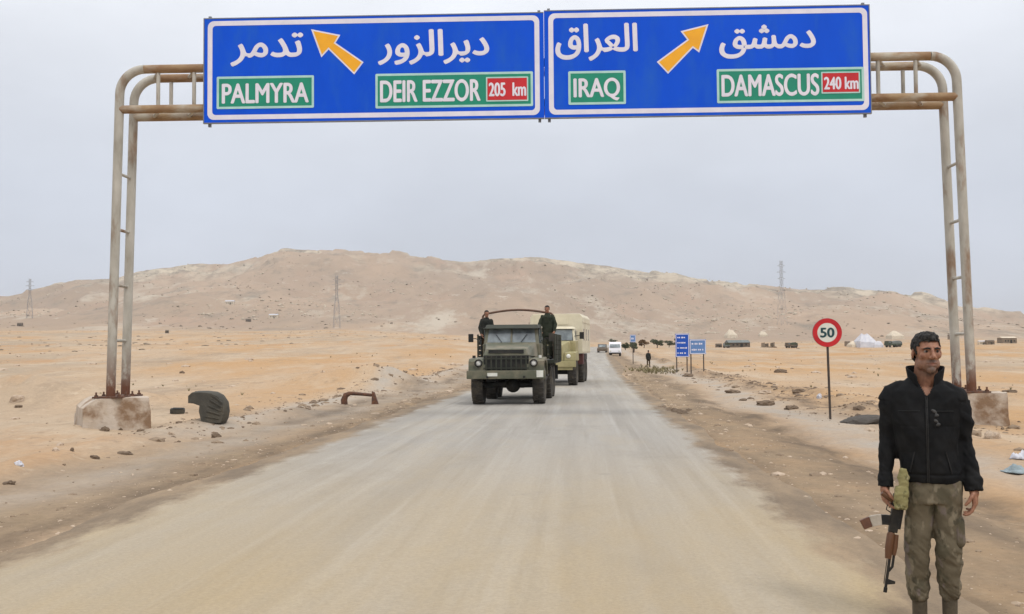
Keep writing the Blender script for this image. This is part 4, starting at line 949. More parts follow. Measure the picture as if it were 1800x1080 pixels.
S_RZ, S_K = R(-21), 1.03
def build_soldier():
    PX = ground(1636, 1120)
    base = Vector((PX.x, PX.y, tz(PX.x, PX.y) + 0.0))
    hc = (0.014, -0.020, 1.672); yaw = R(19)
    # --- body: one continuous skin
    b = Blob()
    P = head_shapes(b, hc, yaw, 1.03)
    b.cap((-0.002, 0.02, 1.44), 0.070, (0.012, 0.0, 1.62), 0.066)
    b.loft([(0.03, 0.0, 0.86, 0.14, 0.095), (0.02, 0, 0.98, 0.15, 0.10), (0.0, 0, 1.12, 0.145, 0.10), (-0.005, 0, 1.30, 0.185, 0.115), (-0.008, 0, 1.42, 0.17, 0.100), (-0.005, 0.005, 1.475, 0.10, 0.075)])
    b.chain([(-0.165, 0.0, 1.41), (-0.214, 0.015, 1.15), (-0.228, -0.03, 0.94), (-0.232, -0.045, 0.895)], [0.042, 0.030, 0.026, 0.027])
    b.chain([(0.155, 0.0, 1.41), (0.212, 0.02, 1.15), (0.242, -0.025, 0.94), (0.250, -0.035, 0.895)], [0.042, 0.030, 0.026, 0.027])
    hand(b, (0.250, -0.035, 0.895), (0.256, -0.043, 0.835), (0.0, -0.12, -1), (-1, -0.1, 0.0), (-0.25, -1, 0.0), 0.62, 1.02)
    hand(b, (-0.232, -0.045, 0.895), (-0.240, -0.060, 0.840), (0.12, -0.25, -1), (1, -0.1, 0.0), (0.3, -1, 0.15), 0.85, 1.02)
    for s, hx, kx, ax in ((-1, -0.045, -0.062, -0.055), (1, 0.112, 0.104, 0.110)):
        b.chain([(hx, 0, 0.88), (kx, -0.015, 0.50), (ax, 0.03, 0.11)], [0.085, 0.050, 0.028])
        b.chain([(ax, 0.03, 0.07), (ax + s * 0.02, -0.12, 0.045)], [0.042, 0.034])
    me = b.fuse('person', 0.0042, 1)
    v = vco(me); n = vno(me)
    # eye sockets, mouth line, stubble
    c0 = np.array(P(0, 0, 0)); Rz = np.array(Matrix.Rotation(-yaw, 3, 'Z'))
    q = (v - c0) @ Rz.T
    for s in (-1, 1):
        d = ((q[:, 0] - s * 0.031) / 0.017)**2 + ((q[:, 2] - 0.016) / 0.010)**2
        v = v - n * (0.007 * np.exp(-d) * (q[:, 1] < -0.05))[:, None]
    d = (np.abs(q[:, 0]) < 0.03) * np.exp(-((q[:, 2] + 0.058) / 0.0035)**2) * (q[:, 1] < -0.07)
    v = v - n * (0.004 * d)[:, None]
    setco(me, v)
    st = sstep(-0.026, -0.040, q[:, 2]) * sstep(-0.175, -0.10, q[:, 2]) * sstep(0.02, -0.02, q[:, 1]) * (np.abs(q[:, 0]) < 0.09)
    goat = np.exp(-((q[:, 0]) / 0.03)**2) * sstep(-0.026, -0.036, q[:, 2]) * sstep(-0.14, -0.11, q[:, 2])
    lips = np.exp(-((q[:, 0]) / 0.02)**2) * np.exp(-((q[:, 2] + 0.0575) / 0.009)**2) * (q[:, 1] < -0.07)
    st = np.clip(0.32 * st + 0.60 * goat, 0, 1) * (1 - 0.7 * lips)
    head = q[:, 2] > -0.16
    fattr(me, 'stubble', st * head); fattr(me, 'lips', 0.5 * lips * head)
    o = link('person', me, M['skin']); o.location = base; o.rotation_euler = (0, 0, S_RZ); o.scale = (S_K,) * 3
    tag(o, 'person with grey goatee and black jacket standing at the road edge with a rifle', 'person')
    # eyes and brows
    for s in (-1, 1):
        e = MB(); X = Matrix.Translation(P(s * 0.031, -0.0715, 0.016)) @ Matrix.Rotation(yaw, 4, 'Z'); e.X = X
        e.lathe([(0.0001, -0.0115), (0.006, -0.0098), (0.0105, -0.0045), (0.0115, 0.0), (0.0105, 0.0045), (0.0001, 0.0115)], 16, 'y')
        ey = e.build('eye', M['eye'], o)
        e = MB(); e.X = X; e.lathe([(0.0001, -0.0125), (0.0045, -0.0120), (0.0072, -0.0100)], 12, 'y', (0.002, 0, 0)); e.build('iris', M['iris'], ey)
        e = MB(); e.tube([P(s * 0.012, -0.098, 0.031), P(s * 0.028, -0.093, 0.035), P(s * 0.048, -0.078, 0.030)], [0.0045, 0.0058, 0.003], 8); e.build('eyebrow', M['hair'], o)
    # hair: a cap over the cranium, lower at the nape, a square hairline in front
    h = Blob(); h.ell(P(0, 0.014, 0.046), (0.081, 0.103, 0.089), (0, 0, yaw), 32); h.ell(P(0, -0.035, 0.088), (0.058, 0.052, 0.044), (0, 0, yaw)); h.ell(P(0, 0.05, 0.0), (0.072, 0.06, 0.07), (0, 0, yaw))
    hm = h.fuse('hair', 0.005, 2); hv = vco(hm); hn = vno(hm)
    hq = (hv - c0) @ Rz.T
    hv = hv + hn * (0.005 * fbm(hv[:, 0] * 70, hv[:, 1] * 70, hv[:, 2] * 45, 3))[:, None]; setco(hm, hv)
    # hairline: square over the forehead, down to the sideburn before the ear, over the ear, low at the nape
    sd2 = np.abs(hq[:, 0]) > 0.045
    lim = np.where(hq[:, 1] < -0.055, 0.072, np.where(hq[:, 1] < -0.030, np.where(sd2, 0.045, 0.072), np.where(hq[:, 1] < -0.004, np.where(sd2, -0.012, 0.03), np.where(hq[:, 1] < 0.032, 0.030, -0.03 - 0.05 * sstep(0.03, 0.07, hq[:, 1])))))
    cut_faces(hm, hq[:, 2] > lim + 0.004 * fbm(hv[:, 0] * 90, hv[:, 1] * 90, 0, 2))
    link('hair', hm, M['hair'], o)
    # --- jacket
    b = Blob()
    b.loft([(0.030, 0.0, 0.918, 0.170, 0.126), (0.028, 0, 0.95, 0.178, 0.132), (0.02, 0, 1.02, 0.178, 0.134), (0.008, 0, 1.12, 0.18, 0.136), (-0.002, 0, 1.27, 0.19, 0.136), (-0.006, 0.0, 1.39, 0.195, 0.130),
            (-0.006, 0.003, 1.455, 0.188, 0.122), (-0.003, 0.008, 1.495, 0.128, 0.103), (0.0, 0.012, 1.54, 0.086, 0.086)])
    for s, pts in ((-1, [(-0.130, 0.005, 1.458), (-0.180, 0.005, 1.420), (-0.212, 0.012, 1.17), (-0.224, -0.012, 1.04), (-0.228, -0.032, 0.925)]), (1, [(0.120, 0.005, 1.458), (0.172, 0.005, 1.415), (0.212, 0.018, 1.16), (0.234, -0.005, 1.03), (0.246, -0.026, 0.920)])):
        b.chain(pts[:5], [0.060, 0.068, 0.058, 0.052, 0.048])
        p0, p1 = Vector(pts[4]), Vector(pts[3]); d = (p0 - p1).normalized(); qd = d.to_track_quat('Z', 'Y')
        b._rings([(p0 - d * 0.03, qd, 0.054, 0.056), (p0 + d * 0.012, qd, 0.055, 0.057), (p0 + d * 0.018, qd, 0.051, 0.053), (p0 + d * 0.048, qd, 0.050, 0.052)], 20)
    jm = b.fuse('jacket', 0.006, 3); v = vco(jm); n = vno(jm)
    arm = sstep(0.17, 0.20, np.abs(v[:, 0] - 0.005)) * (v[:, 2] < 1.40)
    sh_ = sstep(1.46, 1.38, v[:, 2]); w = 0.010 * fbm(v[:, 0] * 5 + 3, v[:, 1] * 5, v[:, 2] * 7, 3) + sh_ * (1 - arm) * 0.008 * (1 - np.abs(fbm(v[:, 0] * 5 + v[:, 2] * 3.0, v[:, 1] * 4 + 7, v[:, 2] * 6 - np.abs(v[:, 0]) * 8, 2)) * 2.2) + arm * 0.007 * fbm(v[:, 0] * 9, v[:, 1] * 9, v[:, 2] * 17 + v[:, 0] * 14, 3) + (1 - arm) * 0.004 * fbm(v[:, 0] * 22 + v[:, 2] * 8, v[:, 1] * 8, v[:, 2] * 9, 3)
    hem = np.exp(-((v[:, 2] - 0.968) / 0.006)**2) * (1 - arm); w = w - 0.006 * hem
    zip_ = np.exp(-((v[:, 0] - 0.005) / 0.004)**2) * (v[:, 1] < 0) * (v[:, 2] < 1.43); w = w - 0.004 * zip_
    poc = ((np.abs(np.abs(v[:, 0] - 0.01) - 0.10) < 0.045) & (np.abs(v[:, 2] - 1.25) < 0.003) & (v[:, 1] < 0)); w = w - 0.003 * poc
    v = v + n * w[:, None]; setco(jm, v)
    vee = (v[:, 1] < 0.0) & (v[:, 2] > 1.435) & (np.abs(v[:, 0] - 0.010) < (v[:, 2] - 1.435) * 0.55 + 0.004)
    cut_faces(jm, ~(vee | (v[:, 2] > 1.535)))
    jk = link('jacket', jm, M['jacket'], o); sd_ = jk.modifiers.new('t', 'SOLIDIFY'); sd_.thickness = 0.006; sd_.offset = -1
    # collar: standing band, open in front, points turned out
    nu, nv = 33, 5; vs = []; fs = []
    for i in range(nu):
        u = i / (nu - 1) * 2 - 1; a = u * R(158)                          # 0 = nape
        fr = abs(u)**5
        for j in range(nv):
            tt_ = j / (nv - 1); flare = 0.006 + 0.014 * tt_ * (0.4 + abs(u))
            rx = 0.083 + flare + 0.006 * fr; ry = 0.078 + flare
            z0 = 1.520 - 0.070 * fr; z1 = 1.598 - 0.050 * fr + 0.01 * (1 - abs(u))
            vs.append((0.004 + rx * math.sin(a), 0.008 + ry * math.cos(a) - 0.024 * fr * (0.5 + 0.3 * (1 - tt_)), z0 + (z1 - z0) * tt_))
    for i in range(nu - 1):
        for j in range(nv - 1): fs.append((i * nv + j, (i + 1) * nv + j, (i + 1) * nv + j + 1, i * nv + j + 1))
    cm = MB(); cm.add(vs, fs, True); co = cm.build('collar', M['jacket'], jk); q_ = co.modifiers.new('t', 'SOLIDIFY'); q_.thickness = 0.008; q_ = co.modifiers.new('s', 'SUBSURF'); q_.levels = 1; q_.render_levels = 1
    jv = vco(jm); jv = jv[jv[:, 1] < 0]
    def front(x, z): q = jv[(np.abs(jv[:, 0] - x) < 0.012) & (np.abs(jv[:, 2] - z) < 0.012)]; return float(q[:, 1].min()) if len(q) else -0.13
    for dx in (-0.004, 0.004):
        z = MB(); z.tube([(0.006 + dx, front(0.006, zz) - 0.001, zz) for zz in np.linspace(0.925, 1.425, 26)], 0.0028, 6); z.build('zip', M['zip'], jk)
    MB().tube([(0.006, front(0.006, 1.40) - 0.006, 1.405), (0.008, front(0.006, 1.37) - 0.007, 1.365)], 0.004, 6).build('zip_pull', M['zip'], jk)
    for sx in (-1, 1):                           # slanted pocket openings and chest seams
        z = MB(); z.tube([(0.02 + sx * (0.085 + 0.03 * k / 7), front(0.02 + sx * (0.085 + 0.03 * k / 7), 1.10 - 0.12 * k / 7) - 0.0005, 1.10 - 0.12 * k / 7) for k in range(8)], 0.0035, 6); z.build('pocket_seam', M['seam'], jk)
        z = MB(); z.tube([(sx * (0.02 + 0.012 * k), front(sx * (0.02 + 0.012 * k), 1.34) - 0.0005, 1.34) for k in range(1, 12)], 0.0022, 6); z.build('chest_seam', M['seam'], jk)
    pt = Blob()
    for (x, zz, rx, rz, a) in ((0.045, 1.34, 0.022, 0.012, 0.5), (0.058, 1.315, 0.016, 0.014, -0.3), (0.052, 1.285, 0.02, 0.012, 0.4), (0.066, 1.262, 0.017, 0.013, -0.5)): pt.ell((x, -0.138, zz), (rx * 0.9, 0.006, rz * 0.8), (0, a, 0))
    link('chest_marks', pt.fuse('chest_marks', 0.004, 2), M['grey_patch'], jk)  # low grey raised marks on the chest
    # --- trousers
    b = Blob()
    b.loft([(0.034, 0, 0.80, 0.160, 0.118), (0.034, 0, 0.87, 0.162, 0.118), (0.034, 0, 0.93, 0.160, 0.118)], pw=2.4)
    for s, xs in ((-1, (-0.036, -0.044, -0.062, -0.062, -0.056)), (1, (0.108, 0.112, 0.104, 0.106, 0.110))):
        b.loft([(xs[4], 0.03, 0.215, 0.040, 0.052), (xs[4], 0.03, 0.245, 0.056, 0.066), (xs[4], 0.03, 0.285, 0.064, 0.076), (xs[3], 0.022, 0.33, 0.066, 0.078), (xs[2], -0.012, 0.50, 0.071, 0.084), (xs[1], 0, 0.68, 0.079, 0.096), (xs[0], 0, 0.82, 0.088, 0.110), (xs[0], 0, 0.88, 0.088, 0.110)], pw=2.2)
    tm = b.fuse('trousers', 0.006, 4); v = vco(tm); n = vno(tm)
    low = sstep(0.45, 0.25, v[:, 2]); kn = np.exp(-((v[:, 2] - 0.5) / 0.09)**2)
    w = 0.011 * fbm(v[:, 0] * 6, v[:, 1] * 6, v[:, 2] * 6, 3) + (0.008 * low + 0.005 * kn + 0.002) * fbm(v[:, 0] * 10, v[:, 1] * 10, v[:, 2] * 24 + v[:, 0] * 20, 3)
    seam = np.exp(-((v[:, 0] - 0.034) / 0.004)**2) * (v[:, 1] < 0) * (v[:, 2] > 0.74); w = w - 0.004 * seam
    setco(tm, v + n * w[:, None]); tr = link('trousers', tm, M['camo'], o)
    for s, x in ((-1, -0.104), (1, 0.172)):                                # thigh pockets
        pk = Blob(); pk.loft([(x, 0.0, 0.55, 0.020, 0.075), (x, 0.0, 0.57, 0.030, 0.082), (x, 0, 0.70, 0.026, 0.082), (x - s * 0.005, 0, 0.725, 0.014, 0.07)], pw=4); link('thigh_pocket', pk.fuse('thigh_pocket', 0.006, 2), M['camo'], tr)
    # --- boots
    for s, ax in ((-1, -0.056), (1, 0.110)):
        bt = Blob(); bt.loft([(ax, 0.035, 0.0, 0.045, 0.05), (ax, 0.035, 0.06, 0.046, 0.055), (ax, 0.035, 0.13, 0.042, 0.052), (ax, 0.032, 0.270, 0.044, 0.055)])
        tx = ax + s * 0.035
        bt.chain([(ax, 0.02, 0.05), (ax + s * 0.02, -0.07, 0.045), (tx, -0.155, 0.038)], [0.048, 0.046, 0.038]); bt.loft([(ax + s * 0.015, -0.045, 0.0, 0.05, 0.15), (ax + s * 0.015, -0.045, 0.022, 0.05, 0.15)], pw=3)
        bm_ = bt.fuse('boot', 0.006, 2); v = vco(bm_); v[:, 2] = np.maximum(v[:, 2], 0.0); setco(bm_, v); bo = link('boot', bm_, M['boot'], o)
        for k in range(4): MB().tube([(ax - 0.02, -0.035 - 0.018 * k, 0.10 - 0.006 * k), (ax + 0.022, -0.033 - 0.018 * k, 0.10 - 0.006 * k)], 0.004, 6).build('lace', M['black'], bo)
    # --- belt pouch
    pb = Blob(); pb.loft([(-0.146, -0.136, 0.765, 0.034, 0.030), (-0.146, -0.138, 0.80, 0.040, 0.036), (-0.142, -0.138, 0.86, 0.040, 0.036), (-0.140, -0.134, 0.895, 0.036, 0.030)], pw=3.2)
    pb.loft([(-0.130, -0.136, 0.88, 0.028, 0.026), (-0.130, -0.130, 0.95, 0.030, 0.026), (-0.126, -0.130, 1.0, 0.020, 0.02)], pw=2.6)
    pm = pb.fuse('pouch', 0.005, 2); v = vco(pm); n = vno(pm); setco(pm, v + n * (0.006 * fbm(v[:, 0] * 30, v[:, 1] * 30, v[:, 2] * 40, 3))[:, None]); link('pouch', pm, M['camo_pale'], o)
    return o, base
SOLDIER, SB = build_soldier()

def build_rifle():
    _q = Matrix.Rotation(S_RZ, 3, 'Z') * S_K; top = SB + _q @ Vector((-0.160, -0.084, 0.845)); bot = SB + _q @ Vector((-0.246, -0.130, 0.272))
    d = (bot - top); L = d.length; zq = d.normalized()
    g = empty('assault_rifle', 'assault rifle held muzzle down at the side of the person in black jacket', 'rifle', top)
    # local frame: w along the barrel (down), u towards the magazine (picture left), t outwards
    u = Matrix.Rotation(S_RZ, 3, 'Z') @ Vector((-1, -0.25, 0)); u = (u - zq * u.dot(zq)).normalized(); t = zq.cross(u)
    X = Matrix((u, t, zq)).transposed().to_4x4()
    def mb(): m_ = MB(); m_.X = X; return m_
    r = mb(); r.prism([(-0.022, 0.0), (0.028, 0.0), (0.032, 0.05), (0.03, 0.235), (-0.018, 0.235), (-0.026, 0.21), (-0.028, 0.02)], -0.017, 0.017, 'y') if False else r.hexa([(-0.026, -0.017, 0.0), (0.028, -0.017, 0.0), (0.028, 0.017, 0.0), (-0.026, 0.017, 0.0), (-0.022, -0.016, 0.235), (0.030, -0.016, 0.235), (0.030, 0.016, 0.235), (-0.022, 0.016, 0.235)])
    rc = r.build('receiver', M['gun_metal'], g, 0.004)
    q = mb(); q.tube([(-0.024, 0, 0.0), (-0.030, 0, 0.1), (-0.026, 0, 0.21)], 0.014, 10); q.build('dust_cover', M['gun_metal'], rc)
    q = mb(); q.box((0.0, 0.021, 0.10), (0.012, 0.008, 0.09)); q.build('selector_lever', M['gun_metal'], rc)
    q = mb(); q.tube([(0.028, 0, 0.045), (0.058, 0, 0.030), (0.098, 0, 0.010)], [0.016, 0.017, 0.015], 10); q.build('pistol_grip', M['gun_wood'], g)
    q = mb(); q.tube([(0.030, 0, 0.065), (0.055, 0, 0.075), (0.058, 0, 0.105), (0.031, 0, 0.118)], 0.0035, 6); q.build('trigger_guard', M['gun_metal'], g)
    q = mb(); q.tube([(0.03, 0, 0.085), (0.046, 0, 0.090)], 0.003, 6); q.build('trigger', M['gun_metal'], rc)
    q = mb(); q.tube([(-0.012, 0.02, 0.01), (-0.012, 0.03, 0.12), (-0.010, 0.03, 0.21)], 0.006, 8); q.tube([(0.012, 0.02, 0.01), (0.012, 0.03, 0.12), (0.010, 0.03, 0.21), (-0.010, 0.03, 0.21)], 0.006, 8); q.build('folded_stock', M['gun_metal'], g)
    # curved magazine: steel root, white taped middle, red brown tip
    def mag(a0, a1, w0, w1):
        q = mb(); n = 6; vs = []
        for k in range(n):
            a = a0 + (a1 - a0) * k / (n - 1); ww = w0 + (w1 - w0) * k / (n - 1)
            cu, cw = 0.028 + 0.160 * a, 0.165 + 0.058 * a * a
            du, dw = 0.160, 0.116 * a; ln = math.hypot(du, dw); nu_, nw_ = -dw / ln, du / ln
            for (sg, tt) in ((-1, -1), (1, -1), (1, 1), (-1, 1)): vs.append((cu + nu_ * sg * ww, tt * 0.0135, cw + nw_ * sg * ww))
        fs = [(0, 3, 2, 1), tuple(4 * (n - 1) + i for i in range(4))] + [(4 * k + i, 4 * k + (i + 1) % 4, 4 * k + 4 + (i + 1) % 4, 4 * k + 4 + i) for k in range(n - 1) for i in range(4)]
        q.add(vs, fs); return q
    mg = mag(0.0, 0.32, 0.030, 0.030).build('magazine', M['gun_metal'], g, 0.002)
    mag(0.322, 0.70, 0.032, 0.033).build('white_tape', M['tape'], mg, 0.003)
    mag(0.702, 1.0, 0.031, 0.030).build('magazine_tip', M['orange_wood'], mg, 0.004)
    q = mb(); q.tube([(0.008, 0, 0.236), (0.012, 0, 0.25), (0.013, 0, 0.33), (0.009, 0, 0.395)], [0.020, 0.024, 0.024, 0.019], 12); hg = q.build('handguard', M['gun_wood'], g)
    q = mb(); q.tube([(-0.020, 0, 0.245), (-0.022, 0, 0.32), (-0.020, 0, 0.37)], [0.014, 0.016, 0.013], 10); q.build('upper_handguard', M['gun_wood'], hg)
    q = mb(); q.tube([(0, 0, 0.23), (0, 0, L - 0.02)], 0.0085, 10); q.tube([(0, 0, L - 0.03), (0, 0, L)], 0.0115, 10); ba = q.build('barrel', M['gun_metal'], g)
    q = mb(); q.tube([(-0.022, 0, 0.36), (-0.022, 0, 0.44), (-0.004, 0, 0.47)], 0.008, 8); q.build('gas_tube', M['gun_metal'], ba)
    q = mb(); q.hexa([(-0.05, -0.006, L - 0.075), (0.008, -0.008, L - 0.085), (0.008, 0.008, L - 0.085), (-0.05, 0.006, L - 0.075), (-0.05, -0.006, L - 0.060), (0.008, -0.008, L - 0.045), (0.008, 0.008, L - 0.045), (-0.05, 0.006, L - 0.060)]); q.build('front_sight', M['gun_metal'], ba)
    q = mb(); q.tube([(0.014, 0, 0.40), (0.014, 0, L - 0.05)], 0.0025, 6); q.build('cleaning_rod', M['gun_metal'], ba)
    return g
build_rifle()

def small_person(label, loc, rz, Hh, coat, trouser, arms, legs=((-0.10, 0.0), (0.10, 0.0)), lean=0.0, group=None):
    """A person a few dozen pixels high: continuous body, coat, trousers, hair. arms: (elbow, hand) for each side in a 1.75 m frame."""
    k = Hh / 1.75
    def S_(p): return tuple(q * k for q in p)
    hc = (lean, -0.02, 1.62)
    b = Blob(); head_shapes(b, S_(hc), 0, k, True); b.cap(S_((lean * 0.8, 0.01, 1.40)), 0.06 * k, S_((lean, 0, 1.55)), 0.055 * k)
    b.loft([(0, 0, 0.80 * k, 0.13 * k, 0.09 * k), (0, 0, 1.1 * k, 0.13 * k, 0.09 * k), (lean * 0.6 * k, 0, 1.35 * k, 0.16 * k, 0.10 * k), (lean * 0.7 * k, 0, 1.43 * k, 0.09 * k, 0.07 * k)])
    for s, (el, ha) in zip((-1, 1), arms):
        b.chain([S_((lean * 0.7 + s * 0.17, 0, 1.38)), S_(el), S_(ha)], [0.045 * k, 0.038 * k, 0.030 * k])
        e, h_ = Vector(el), Vector(ha); dd = (h_ - e).normalized(); hand(b, S_(ha), S_(h_ + dd * 0.06), dd, (-s, 0, 0.1), (0, -1, 0.05), 0.5, k * 1.25)
    for s, (fx, fy) in zip((-1, 1), legs):
        b.chain([S_((s * 0.085, 0, 0.85)), S_((s * 0.09 + 0.5 * (fx - s * 0.1), fy * 0.5 - 0.02, 0.46)), S_((fx, fy + 0.02, 0.09))], [0.08 * k, 0.05 * k, 0.036 * k]); b.chain([S_((fx, fy + 0.02, 0.05)), S_((fx, fy - 0.11, 0.04))], [0.04 * k, 0.034 * k])
    me = b.fuse('person', 0.009 * k, 1); fattr(me, 'stubble', np.zeros(len(me.vertices))); fattr(me, 'lips', np.zeros(len(me.vertices)))
    o = link('person', me, M['skin']); o.location = loc; o.rotation_euler = (0, 0, rz); tag(o, label, 'person', group)
    b = Blob(); b.loft([(0, 0, 0.74 * k, 0.19 * k, 0.13 * k), (0, 0, 1.0 * k, 0.185 * k, 0.125 * k), (lean * 0.4 * k, 0, 1.2 * k, 0.19 * k, 0.125 * k), (lean * 0.6 * k, 0, 1.36 * k, 0.20 * k, 0.125 * k), (lean * 0.75 * k, 0, 1.45 * k, 0.10 * k, 0.09 * k), (lean * 0.8 * k, 0, 1.50 * k, 0.075 * k, 0.075 * k)])
    for s, (el, ha) in zip((-1, 1), arms): b.chain([S_((lean * 0.65 + s * 0.16, 0, 1.38)), S_(el), S_(ha)], [0.07 * k, 0.06 * k, 0.05 * k])
    m_ = b.fuse('coat', 0.012 * k, 2); v = vco(m_); n = vno(m_); setco(m_, v + n * (0.012 * fbm(v[:, 0] * 8, v[:, 1] * 8, v[:, 2] * 10, 3))[:, None]); link('coat', m_, coat, o)
    b = Blob(); b.loft([(0, 0, 0.74 * k, 0.165 * k, 0.115 * k), (0, 0, 0.92 * k, 0.165 * k, 0.115 * k)])
    for s, (fx, fy) in zip((-1, 1), legs): b.chain([S_((s * 0.085, 0, 0.84)), S_((s * 0.09 + 0.5 * (fx - s * 0.1), fy * 0.5 - 0.02, 0.46)), S_((fx, fy + 0.02, 0.16))], [0.095 * k, 0.072 * k, 0.06 * k])
    m_ = b.fuse('trousers', 0.012 * k, 2); v = vco(m_); n = vno(m_); setco(m_, v + n * (0.010 * fbm(v[:, 0] * 9, v[:, 1] * 9, v[:, 2] * 14, 3))[:, None]); link('trousers', m_, trouser, o)
    for s, (fx, fy) in zip((-1, 1), legs): bt = Blob(); bt.chain([S_((fx, fy + 0.03, 0.2)), S_((fx, fy + 0.03, 0.06)), S_((fx, fy - 0.13, 0.045))], [0.05 * k, 0.055 * k, 0.042 * k]); link('boot', bt.fuse('boot', 0.010 * k, 1), M['black'], o)
    h = Blob(); h.ell(S_((hc[0], hc[1] + 0.016, hc[2] + 0.05)), (0.084 * k, 0.104 * k, 0.088 * k)); hm = h.fuse('hair', 0.010 * k, 1); v = vco(hm); zz = v[:, 2] / k - hc[2]; yy = v[:, 1] / k - hc[1]; cut_faces(hm, np.where(yy < -0.02, zz > 0.068, zz > -0.02)); link('hair', hm, M['hair'], o)
    return o
TA = Matrix.Translation(TRUCK_A) @ Matrix.Rotation(TRUCK_A_RZ, 4, 'Z')
small_person('shorter person in brown trousers standing in the open truck bed beside the cab', TA @ Vector((-1.03, 3.52, 1.325)), R(12), 1.66, M['coat_black'], M['trouser_brown'],
             (((-0.24, -0.05, 1.14), (-0.20, -0.16, 0.92)), ((0.24, -0.08, 1.15), (0.22, -0.24, 1.02))), ((-0.08, 0.0), (0.08, 0.02)), 0.02)
small_person('taller person in green coat standing in the open truck bed, before the cream truck', TA @ Vector((1.02, 3.62, 1.325)), R(-14), 1.80, M['coat_dark'], M['trouser_green'],
             (((-0.25, -0.06, 1.14), (-0.20, -0.20, 0.98)), ((0.26, -0.03, 1.14), (0.25, -0.14, 0.92))), ((-0.09, 0.0), (0.10, 0.02)), -0.01)

# ------------------------------------------------------------------ road signs and posts
def build_speed_sign():
    p = ground(1460, 738); top = at_depth(1453.5, 585, p.y)
    g = empty('speed_limit_sign', 'round red ringed speed sign reading 50 on a thin pole', 'traffic sign', p, R(-6))
    h = top.z - p.z; dx = (top.x - p.x)
    MB().tube([(0, 0, -0.3), (dx * 0.5, 0, h * 0.5), (dx * 1.02, 0.0, h + 0.26)], 0.028, 10).build('pole', M['pole'], g)
    d = MB(); d.lathe([(0.001, -0.045), (0.335, -0.045), (0.338, -0.03), (0.33, -0.028), (0.001, -0.028)], 40, 'y', (dx, 0, h), False); dk = d.build('disc', M['sign_back'], g)
    r = MB(); n = 48
    def ring(r0, r1, y, m, nm):
        q = MB(); q.add([(dx + r0 * math.cos(2 * PI * k / n), y, h + r0 * math.sin(2 * PI * k / n)) for k in range(n)] + [(dx + r1 * math.cos(2 * PI * k / n), y, h + r1 * math.sin(2 * PI * k / n)) for k in range(n)], [(k, (k + 1) % n, n + (k + 1) % n, n + k) for k in range(n)]); return q.build(nm, m, dk)
    q = MB(); q.add([(dx + 0.30 * math.cos(2 * PI * k / n), -0.048, h + 0.30 * math.sin(2 * PI * k / n)) for k in range(n)], [tuple(range(n))]); q.build('white_face', M['plate'], dk)
    ring(0.225, 0.332, -0.051, M['sign_red'], 'red_ring')
    text_mesh('50', (dx - 0.165, dx + 0.165, h - 0.12, h + 0.12), -0.052, M['num_dark'], 'number', dk, 0.012)
    for z in (-0.15, 0.15): MB().box((dx, -0.012, h + z), (0.09, 0.05, 0.04)).build('clamp', M['pole'], g)
M['num_dark'] = mat('dark blue green numerals', (0.012, 0.06, 0.07), rough=0.5)
build_speed_sign()

M['far_blue'] = mat('faded blue sheeting', (0.02, 0.085, 0.42), (0.03, 0.10, 0.46), 2, 0.5, spec=0.15)
M['far_blue_pale'] = mat('sun bleached blue sheeting', (0.10, 0.20, 0.44), (0.15, 0.26, 0.48), 2, 0.5, spec=0.15)
def lines_board(label, foot, x0, x1, zb, zt, m, rz, rows, legs, name='direction_sign'):
    """a board on posts with rows of small pale lettering too far away to read"""
    g = empty(name, label, 'road sign', foot, rz)
    b = MB(); b.box(((x0 + x1) / 2, 0, (zb + zt) / 2), (x1 - x0, 0.05, zt - zb)); bd = b.build('board', m, g, 0.01)
    q = MB(); flat_ring(q, x0 + 0.02, x1 - 0.02, zb + 0.02, zt - 0.02, 0.035, 0.05, -0.028); q.build('border_line', M['sign_white'], bd)
    rn = random.Random(len(label))
    for k in range(rows):
        z = zt - (k + 0.75) * (zt - zb) / (rows + 0.5); hgt = (zt - zb) / rows * 0.26; x = x0 + 0.12
        q = MB()
        while x < x1 - 0.2:
            w = rn.uniform(0.05, 0.10); q.box((x + w / 2, -0.028, z), (w, 0.004, hgt * rn.uniform(0.7, 1.0))); x += w + rn.choice((0.025, 0.03, 0.08))
        o = q.build('faint_text_line', M['sign_white'], bd); o['kind'] = 'stuff'
    for x in legs: MB().tube([(x, 0.05, -0.3), (x, 0.05, zt - 0.1)], 0.035, 8).build('post', M['pole'], g)
p = ground(1199, 655)
sc = p.y / F
lines_board('upright dark blue sign with white rows beside the paler wide sign', p, -11 * sc, 13 * sc, 27 * sc, 68 * sc, M['far_blue'], R(-4), 4, (-9 * sc, 9 * sc))
p = ground(1229, 657); sc = p.y / F
lines_board('wide faded blue sign behind the upright dark blue sign', p, -17 * sc, 13 * sc, 34 * sc, 60 * sc, M['far_blue_pale'], R(8), 2, (-14 * sc, 9 * sc))
p = ground(1113, 640); sc = p.y / F
lines_board('small far blue sign on a tall post near the white van', p, -5 * sc, 5 * sc, 38 * sc, 51 * sc, M['far_blue_pale'], R(-5), 1, (0,))
p = ground(1140, 646)
small_person('person in dark clothes walking on the verge far along the road', p, R(150), (646 - 616) / F * p.y, M['coat_black'], M['trouser_brown'],
             (((-0.22, 0.02, 1.12), (-0.20, -0.10, 0.90)), ((0.22, 0.06, 1.12), (0.20, 0.02, 0.88))), ((-0.08, -0.16), (0.09, 0.14)), 0.0)

